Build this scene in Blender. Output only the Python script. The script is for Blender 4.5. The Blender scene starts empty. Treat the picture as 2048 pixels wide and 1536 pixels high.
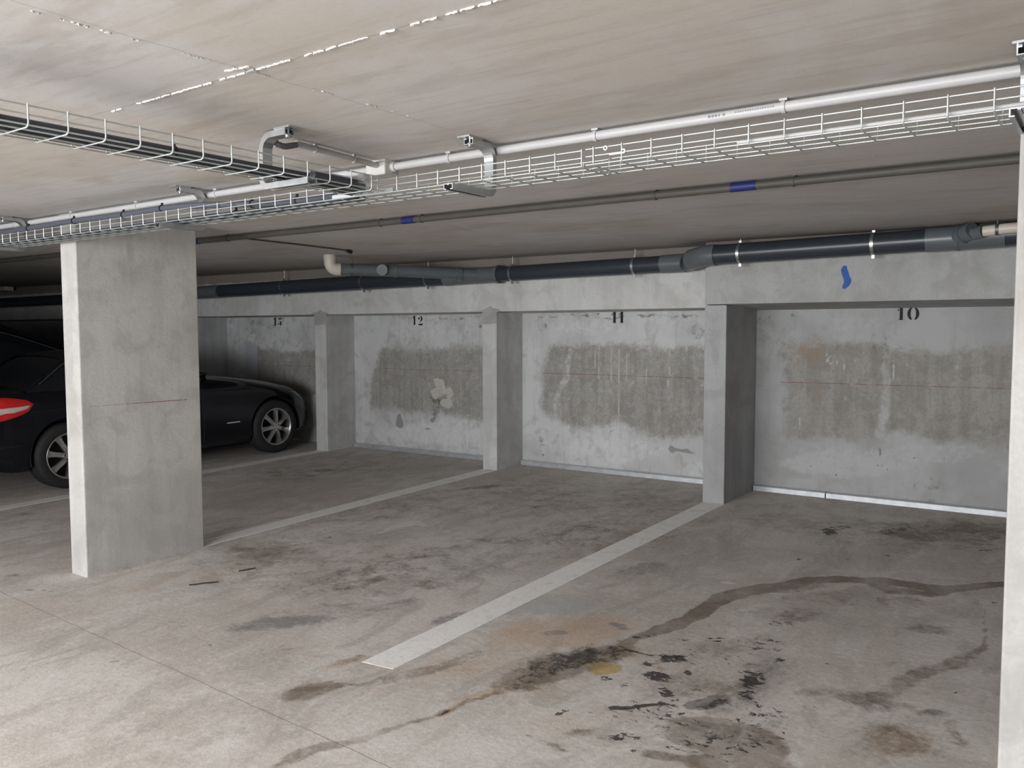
import bpy, bmesh, math, random
import numpy as np
from mathutils import Vector, Matrix, noise as mnoise

scn = bpy.context.scene
COL = scn.collection
PI = math.pi
random.seed(7)

# ------------------------------------------------------------------ camera
cam_d = bpy.data.cameras.new('camera')
cam = bpy.data.objects.new('camera', cam_d)
COL.objects.link(cam)
scn.camera = cam
cam_d.sensor_fit = 'HORIZONTAL'
cam_d.sensor_width = 36.0
cam_d.lens = 36.0 * 1684.2 / 2048.0
cam_d.clip_start = 0.02
cam_d.clip_end = 200
YAW, PITCH, ROLL = 0.6239, 0.0649, -0.0020
Fv = Vector((-math.sin(YAW) * math.cos(PITCH), math.cos(YAW) * math.cos(PITCH), -math.sin(PITCH)))
Rv = Vector((math.cos(YAW), math.sin(YAW), 0))
Uv = Rv.cross(Fv)
R2 = Rv * math.cos(ROLL) + Uv * math.sin(ROLL)
U2 = -Rv * math.sin(ROLL) + Uv * math.cos(ROLL)
M = Matrix((R2, U2, -Fv)).transposed().to_4x4()
M.translation = Vector((0, 0, 1.5))
cam.matrix_world = M

# ------------------------------------------------------------------ world and exposure
w = bpy.data.worlds.new('world')
scn.world = w
w.use_nodes = True
bg = w.node_tree.nodes['Background']
bg.inputs[0].default_value = (0.50, 0.66, 1.0, 1)
bg.inputs[1].default_value = 0.35
scn.view_settings.view_transform = 'Standard'
scn.view_settings.look = 'None'
scn.view_settings.gamma = 1.0
scn.view_settings.use_curve_mapping = False
scn.view_settings.exposure = 0.25
scn.cycles.max_bounces = 6
scn.cycles.diffuse_bounces = 3
scn.cycles.glossy_bounces = 2
scn.cycles.transmission_bounces = 2
scn.cycles.caustics_reflective = False
scn.cycles.caustics_refractive = False
scn.cycles.use_adaptive_sampling = True
scn.cycles.adaptive_threshold = 0.05

# area light added behind the viewer for an assumed opening; none is built
AREA_X0, AREA_X1, AREA_Y, AREA_Z0, AREA_Z1 = -6.2, -0.4, -3.6, 0.8, 2.08
ld = bpy.data.lights.new('added_area_light', 'AREA')
ld.shape = 'RECTANGLE'
ld.size = AREA_X1 - AREA_X0 - 0.1
ld.size_y = AREA_Z1 - AREA_Z0 - 0.1
ld.energy = 400.0
ld.color = (0.955, 0.975, 1.0)
lo = bpy.data.objects.new('added_area_light', ld)
COL.objects.link(lo)
lo.location = ((AREA_X0 + AREA_X1) / 2, AREA_Y, (AREA_Z0 + AREA_Z1) / 2)
lo.rotation_euler = (math.radians(90), 0, 0)      # shines towards +y

# lamp tubes of the car park: (x, y, length, strength)
LAMPS = [(-1.3, -1.3, 1.5, 80.0)]
LAMP_COLOR = (1.0, 0.985, 0.96)


def zfl(x, y):
    return -0.036 + 0.005 * x + 0.02 * y


def zce(x, y):
    return 2.180 - 0.0026 * x + 0.0012 * y


# ------------------------------------------------------------------ helpers
class MB:
    """collects shapes into one mesh"""
    def __init__(self):
        self.v = []
        self.f = []
        self.s = []

    def add(self, vs, fs, smooth=False):
        b = len(self.v)
        self.v += [tuple(p) for p in vs]
        for q in fs:
            self.f.append(tuple(b + i for i in q))
            self.s.append(smooth)

    def box(self, x0, x1, y0, y1, z0, z1):
        vs = [(x, y, z) for z in (z0, z1) for y in (y0, y1) for x in (x0, x1)]
        self.add(vs, [(0, 2, 3, 1), (4, 5, 7, 6), (0, 1, 5, 4), (2, 6, 7, 3), (0, 4, 6, 2), (1, 3, 7, 5)])

    def hexa(self, p):
        """p: 8 points, bottom ring 4 then top ring 4 (ccw from above)"""
        self.add(p, [(3, 2, 1, 0), (4, 5, 6, 7), (0, 1, 5, 4), (1, 2, 6, 5), (2, 3, 7, 6), (3, 0, 4, 7)])

    def tube(self, pts, r, n=12, cap=True, radii=None, up=None):
        pts = [Vector(p) for p in pts]
        k = len(pts)
        rings = []
        prev = None
        for i, p in enumerate(pts):
            if i == 0:
                t = (pts[1] - pts[0]).normalized()
            elif i == k - 1:
                t = (pts[-1] - pts[-2]).normalized()
            else:
                t = ((pts[i + 1] - p).normalized() + (p - pts[i - 1]).normalized()).normalized()
            if prev is None:
                a = Vector((0, 0, 1)) if abs(t.z) < 0.9 else Vector((1, 0, 0))
                u = (a - t * a.dot(t)).normalized()
            else:
                u = (prev - t * prev.dot(t)).normalized()
            prev = u
            v = t.cross(u)
            rr = radii[i] if radii else r
            rings.append([p + (u * math.cos(2 * PI * j / n) + v * math.sin(2 * PI * j / n)) * rr for j in range(n)])
        vs = [q for ring in rings for q in ring]
        fs = []
        for i in range(k - 1):
            for j in range(n):
                a = i * n + j
                b = i * n + (j + 1) % n
                fs.append((a, b, b + n, a + n))
        self.add(vs, fs, True)
        if cap:
            self.add(rings[0], [tuple(range(n))[::-1]])
            self.add(rings[-1], [tuple(range(n))])

    def sweep(self, pts, prof, up, closed=True):
        """sweep a 2-D profile (list of (a,b)) along pts; a along 'side', b along normal in the plane of up"""
        pts = [Vector(p) for p in pts]
        side = Vector(up).normalized()
        k = len(pts)
        n = len(prof)
        vs = []
        for i, p in enumerate(pts):
            if i == 0:
                t = (pts[1] - pts[0]).normalized(); sc = 1
            elif i == k - 1:
                t = (pts[-1] - pts[-2]).normalized(); sc = 1
            else:
                t1 = (p - pts[i - 1]).normalized(); t2 = (pts[i + 1] - p).normalized()
                t = (t1 + t2).normalized()
                sc = 1 / max(0.5, t.dot(t1))
            nn = side.cross(t).normalized()
            for a, b in prof:
                vs.append(p + side * a + nn * b * sc)
        fs = []
        for i in range(k - 1):
            for j in range(n if closed else n - 1):
                a = i * n + j
                b = i * n + (j + 1) % n
                fs.append((a, b, b + n, a + n))
        self.add(vs, fs)
        if closed:
            self.add(vs[:n], [tuple(range(n))[::-1]])
            self.add(vs[-n:], [tuple(range(n))])

    def ring(self, c, axis, r0, r1, w, n=32):
        """hollow ring of inner radius r0, outer r1, width w along axis"""
        axis = Vector(axis).normalized()
        a = Vector((0, 0, 1)) if abs(axis.z) < 0.9 else Vector((1, 0, 0))
        u = (a - axis * a.dot(axis)).normalized()
        v = axis.cross(u)
        c = Vector(c)
        vs = []
        for (r, h) in ((r0, -w / 2), (r1, -w / 2), (r1, w / 2), (r0, w / 2)):
            for j in range(n):
                vs.append(c + (u * math.cos(2 * PI * j / n) + v * math.sin(2 * PI * j / n)) * r + axis * h)
        fs = []
        for k in range(4):
            for j in range(n):
                a0 = k * n + j
                a1 = k * n + (j + 1) % n
                b0 = ((k + 1) % 4) * n + j
                b1 = ((k + 1) % 4) * n + (j + 1) % n
                fs.append((a0, a1, b1, b0))
        self.add(vs, fs, False)

    def prism(self, poly, o, u, v, d):
        """polygon (a,b) in plane o+u*a+v*b, thickened by vector d"""
        o = Vector(o); u = Vector(u); v = Vector(v); d = Vector(d)
        n = len(poly)
        vs = [o + u * a + v * b for a, b in poly] + [o + u * a + v * b + d for a, b in poly]
        fs = [tuple(range(n))[::-1], tuple(range(n, 2 * n))] + [(i, (i + 1) % n, n + (i + 1) % n, n + i) for i in range(n)]
        self.add(vs, fs)

    def mesh(self, name, origin=(0, 0, 0)):
        me = bpy.data.meshes.new(name)
        ox, oy, oz = origin
        me.from_pydata([(x - ox, y - oy, z - oz) for x, y, z in self.v], [], self.f)
        for p, s in zip(me.polygons, self.s):
            p.use_smooth = s
        bm = bmesh.new()
        bm.from_mesh(me)
        bmesh.ops.recalc_face_normals(bm, faces=bm.faces)
        bm.to_mesh(me)
        bm.free()
        me.update()
        return me

    def build(self, name, mat, parent=None, origin=None, **tags):
        """origin: world point that becomes the object's base; for a child the mesh stays in the parent's frame"""
        if parent is not None:
            o = origin if origin is not None else tuple(parent.get('_o', (0, 0, 0)))
        else:
            o = origin or (0, 0, 0)
        me = self.mesh(name, o)
        ob = bpy.data.objects.new(name, me)
        COL.objects.link(ob)
        if mat is not None:
            me.materials.append(mat)
        if parent is not None:
            ob.parent = parent
        else:
            ob.location = o
        tag(ob, **tags)
        return ob


def tag(o, label=None, cat=None, group=None, kind=None):
    if label: o['label'] = label
    if cat: o['category'] = cat
    if group: o['group'] = group
    if kind: o['kind'] = kind
    return o


ORIG = {}


def thing(name, loc, label, cat, group=None, rot=(0, 0, 0)):
    o = bpy.data.objects.new(name, None)
    o.empty_display_size = 0.1
    COL.objects.link(o)
    o.location = loc
    o.rotation_euler = rot
    tag(o, label, cat, group)
    return o


def copy_tree(o, parent=None):
    c = o.copy()
    COL.objects.link(c)
    c.parent = parent
    for ch in list(o.children):
        copy_tree(ch, c)
    return c


def bevel(o, w, seg=2):
    m = o.modifiers.new('bevel', 'BEVEL')
    m.width = w
    m.segments = seg
    m.limit_method = 'ANGLE'
    m.angle_limit = math.radians(40)
    return o


# ------------------------------------------------------------------ node helper
class NT:
    def __init__(self, name):
        self.m = bpy.data.materials.new(name)
        self.m.use_nodes = True
        self.t = self.m.node_tree
        self.n = self.t.nodes
        self.b = self.n['Principled BSDF']
        self.pos = self.n.new('ShaderNodeNewGeometry').outputs['Position']

    def link(self, a, b):
        self.t.links.new(a, b)

    def _set(self, sock, v):
        if hasattr(v, 'is_linked') or isinstance(v, bpy.types.NodeSocket):
            self.t.links.new(v, sock)
        elif isinstance(v, (tuple, list)) and len(v) == 3 and sock.type == 'RGBA':
            sock.default_value = (*v, 1)
        else:
            sock.default_value = v

    def scale(self, v, s):
        n = self.n.new('ShaderNodeVectorMath'); n.operation = 'MULTIPLY'
        self._set(n.inputs[0], v); n.inputs[1].default_value = s
        return n.outputs[0]

    def vadd(self, v, s):
        n = self.n.new('ShaderNodeVectorMath'); n.operation = 'ADD'
        self._set(n.inputs[0], v); self._set(n.inputs[1], s)
        return n.outputs[0]

    def noise(self, scale, detail=4, rough=0.55, vec=None, dist=0.0, color=False, stretch=1.8):
        n = self.n.new('ShaderNodeTexNoise')
        n.inputs['Scale'].default_value = scale
        n.inputs['Detail'].default_value = detail
        n.inputs['Roughness'].default_value = rough
        n.inputs['Distortion'].default_value = dist
        self.link(vec if vec is not None else self.pos, n.inputs['Vector'])
        if color:
            return n.outputs['Color']
        # spread the values over the whole 0..1 range
        return self.ramp(n.outputs['Fac'], 0.5 - 0.5 / stretch, 0.5 + 0.5 / stretch, 0.0, 1.0, False)

    def voronoi(self, scale, vec=None):
        n = self.n.new('ShaderNodeTexVoronoi')
        n.inputs['Scale'].default_value = scale
        self.link(vec if vec is not None else self.pos, n.inputs['Vector'])
        return n.outputs['Distance']

    def ramp(self, f, a, b, lo=0.0, hi=1.0, smooth=True):
        n = self.n.new('ShaderNodeMapRange')
        n.interpolation_type = 'SMOOTHSTEP' if smooth else 'LINEAR'
        self._set(n.inputs[0], f)
        n.inputs[1].default_value = a; n.inputs[2].default_value = b
        n.inputs[3].default_value = lo; n.inputs[4].default_value = hi
        return n.outputs[0]

    def math(self, op, a, b=0.0, c=None):
        n = self.n.new('ShaderNodeMath'); n.operation = op
        self._set(n.inputs[0], a); self._set(n.inputs[1], b)
        if c is not None: self._set(n.inputs[2], c)
        return n.outputs[0]

    def mix(self, f, a, b, mode='MIX'):
        n = self.n.new('ShaderNodeMix'); n.data_type = 'RGBA'; n.blend_type = mode
        n.clamp_factor = True
        self._set(n.inputs[0], f); self._set(n.inputs[6], a); self._set(n.inputs[7], b)
        return n.outputs[2]

    def attr(self, name):
        n = self.n.new('ShaderNodeAttribute'); n.attribute_name = name
        return n.outputs['Fac']

    def sep(self, v=None):
        n = self.n.new('ShaderNodeSeparateXYZ')
        self.link(v if v is not None else self.pos, n.inputs[0])
        return n.outputs

    def bump(self, h, strength, dist=0.01):
        n = self.n.new('ShaderNodeBump')
        n.inputs['Strength'].default_value = strength
        n.inputs['Distance'].default_value = dist
        self._set(n.inputs['Height'], h)
        self.link(n.outputs[0], self.b.inputs['Normal'])

    def out(self, col=None, rough=None, metal=None, spec=None):
        if col is not None: self._set(self.b.inputs['Base Color'], col)
        if rough is not None: self._set(self.b.inputs['Roughness'], rough)
        if metal is not None: self._set(self.b.inputs['Metallic'], metal)
        if spec is not None: self._set(self.b.inputs['Specular IOR Level'], spec)
        return self.m


def plain(name, col, rough=0.5, metal=0.0, var=0.12, scale=40, spec=0.5, coat=0.0):
    t = NT(name)
    n = t.noise(scale, 3, stretch=1.2)
    dark = tuple(c * (1 - var) for c in col)
    light = tuple(min(1, c * (1 + var)) for c in col)
    t.out(t.mix(n, dark, light), t.ramp(n, 0.2, 0.8, max(0.02, rough - 0.015), min(1, rough + 0.015)), metal, spec)
    if coat:
        t.b.inputs['Coat Weight'].default_value = coat
        t.b.inputs['Coat Roughness'].default_value = 0.04
    return t.m


def concrete(name, c0, c1, c2, rough=0.85, streak=0.0, pits=0.35, top_brown=0.0):
    """cast concrete: three tones mixed by broad clouds, vertical streaks, fine grain and pin holes"""
    t = NT(name)
    big = t.noise(0.9, 5, 0.6)
    mid = t.noise(4.5, 5, 0.62, dist=0.6)
    fine = t.noise(60, 3, 0.7)
    col = t.mix(t.ramp(big, 0.35, 0.65), c0, c1)
    col = t.mix(t.ramp(mid, 0.42, 0.72, 0, 0.6), col, c2)
    if streak:
        sv = t.scale(t.pos, (9, 9, 0.8))
        st = t.noise(1.0, 4, 0.6, sv)
        col = t.mix(t.ramp(st, 0.5, 0.75, 0, streak), col, tuple(c * 0.72 for c in c1))
        col = t.mix(t.ramp(st, 0.42, 0.2, 0, streak * 0.7), col, tuple(min(1, c * 1.2) for c in c0))
    col = t.mix(t.ramp(fine, 0.3, 0.7, 0, 0.22), col, tuple(c * 0.7 for c in c0))
    pit = t.ramp(t.voronoi(26, t.vadd(t.pos, t.scale(t.noise(9, 3, color=True), (0.2, 0.2, 0.2)))), 0.055, 0.02)
    gate = t.ramp(t.noise(3.0, 3), 0.52, 0.66)
    pitm = t.math('MULTIPLY', pit, gate)
    col = t.mix(t.math('MULTIPLY', pitm, pits), col, tuple(c * 0.35 for c in c1))
    if top_brown:  # browner towards the top of the beam
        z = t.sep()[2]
        col = t.mix(t.math('MULTIPLY', t.ramp(t.math('ADD', z, t.math('MULTIPLY', mid, 0.03)), 2.09, 2.13), top_brown), col, (0.17, 0.135, 0.105))
    t.bump(t.noise(18, 4, 0.7), 0.22, 0.006)
    return t.out(col, rough, 0, 0.35)

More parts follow.
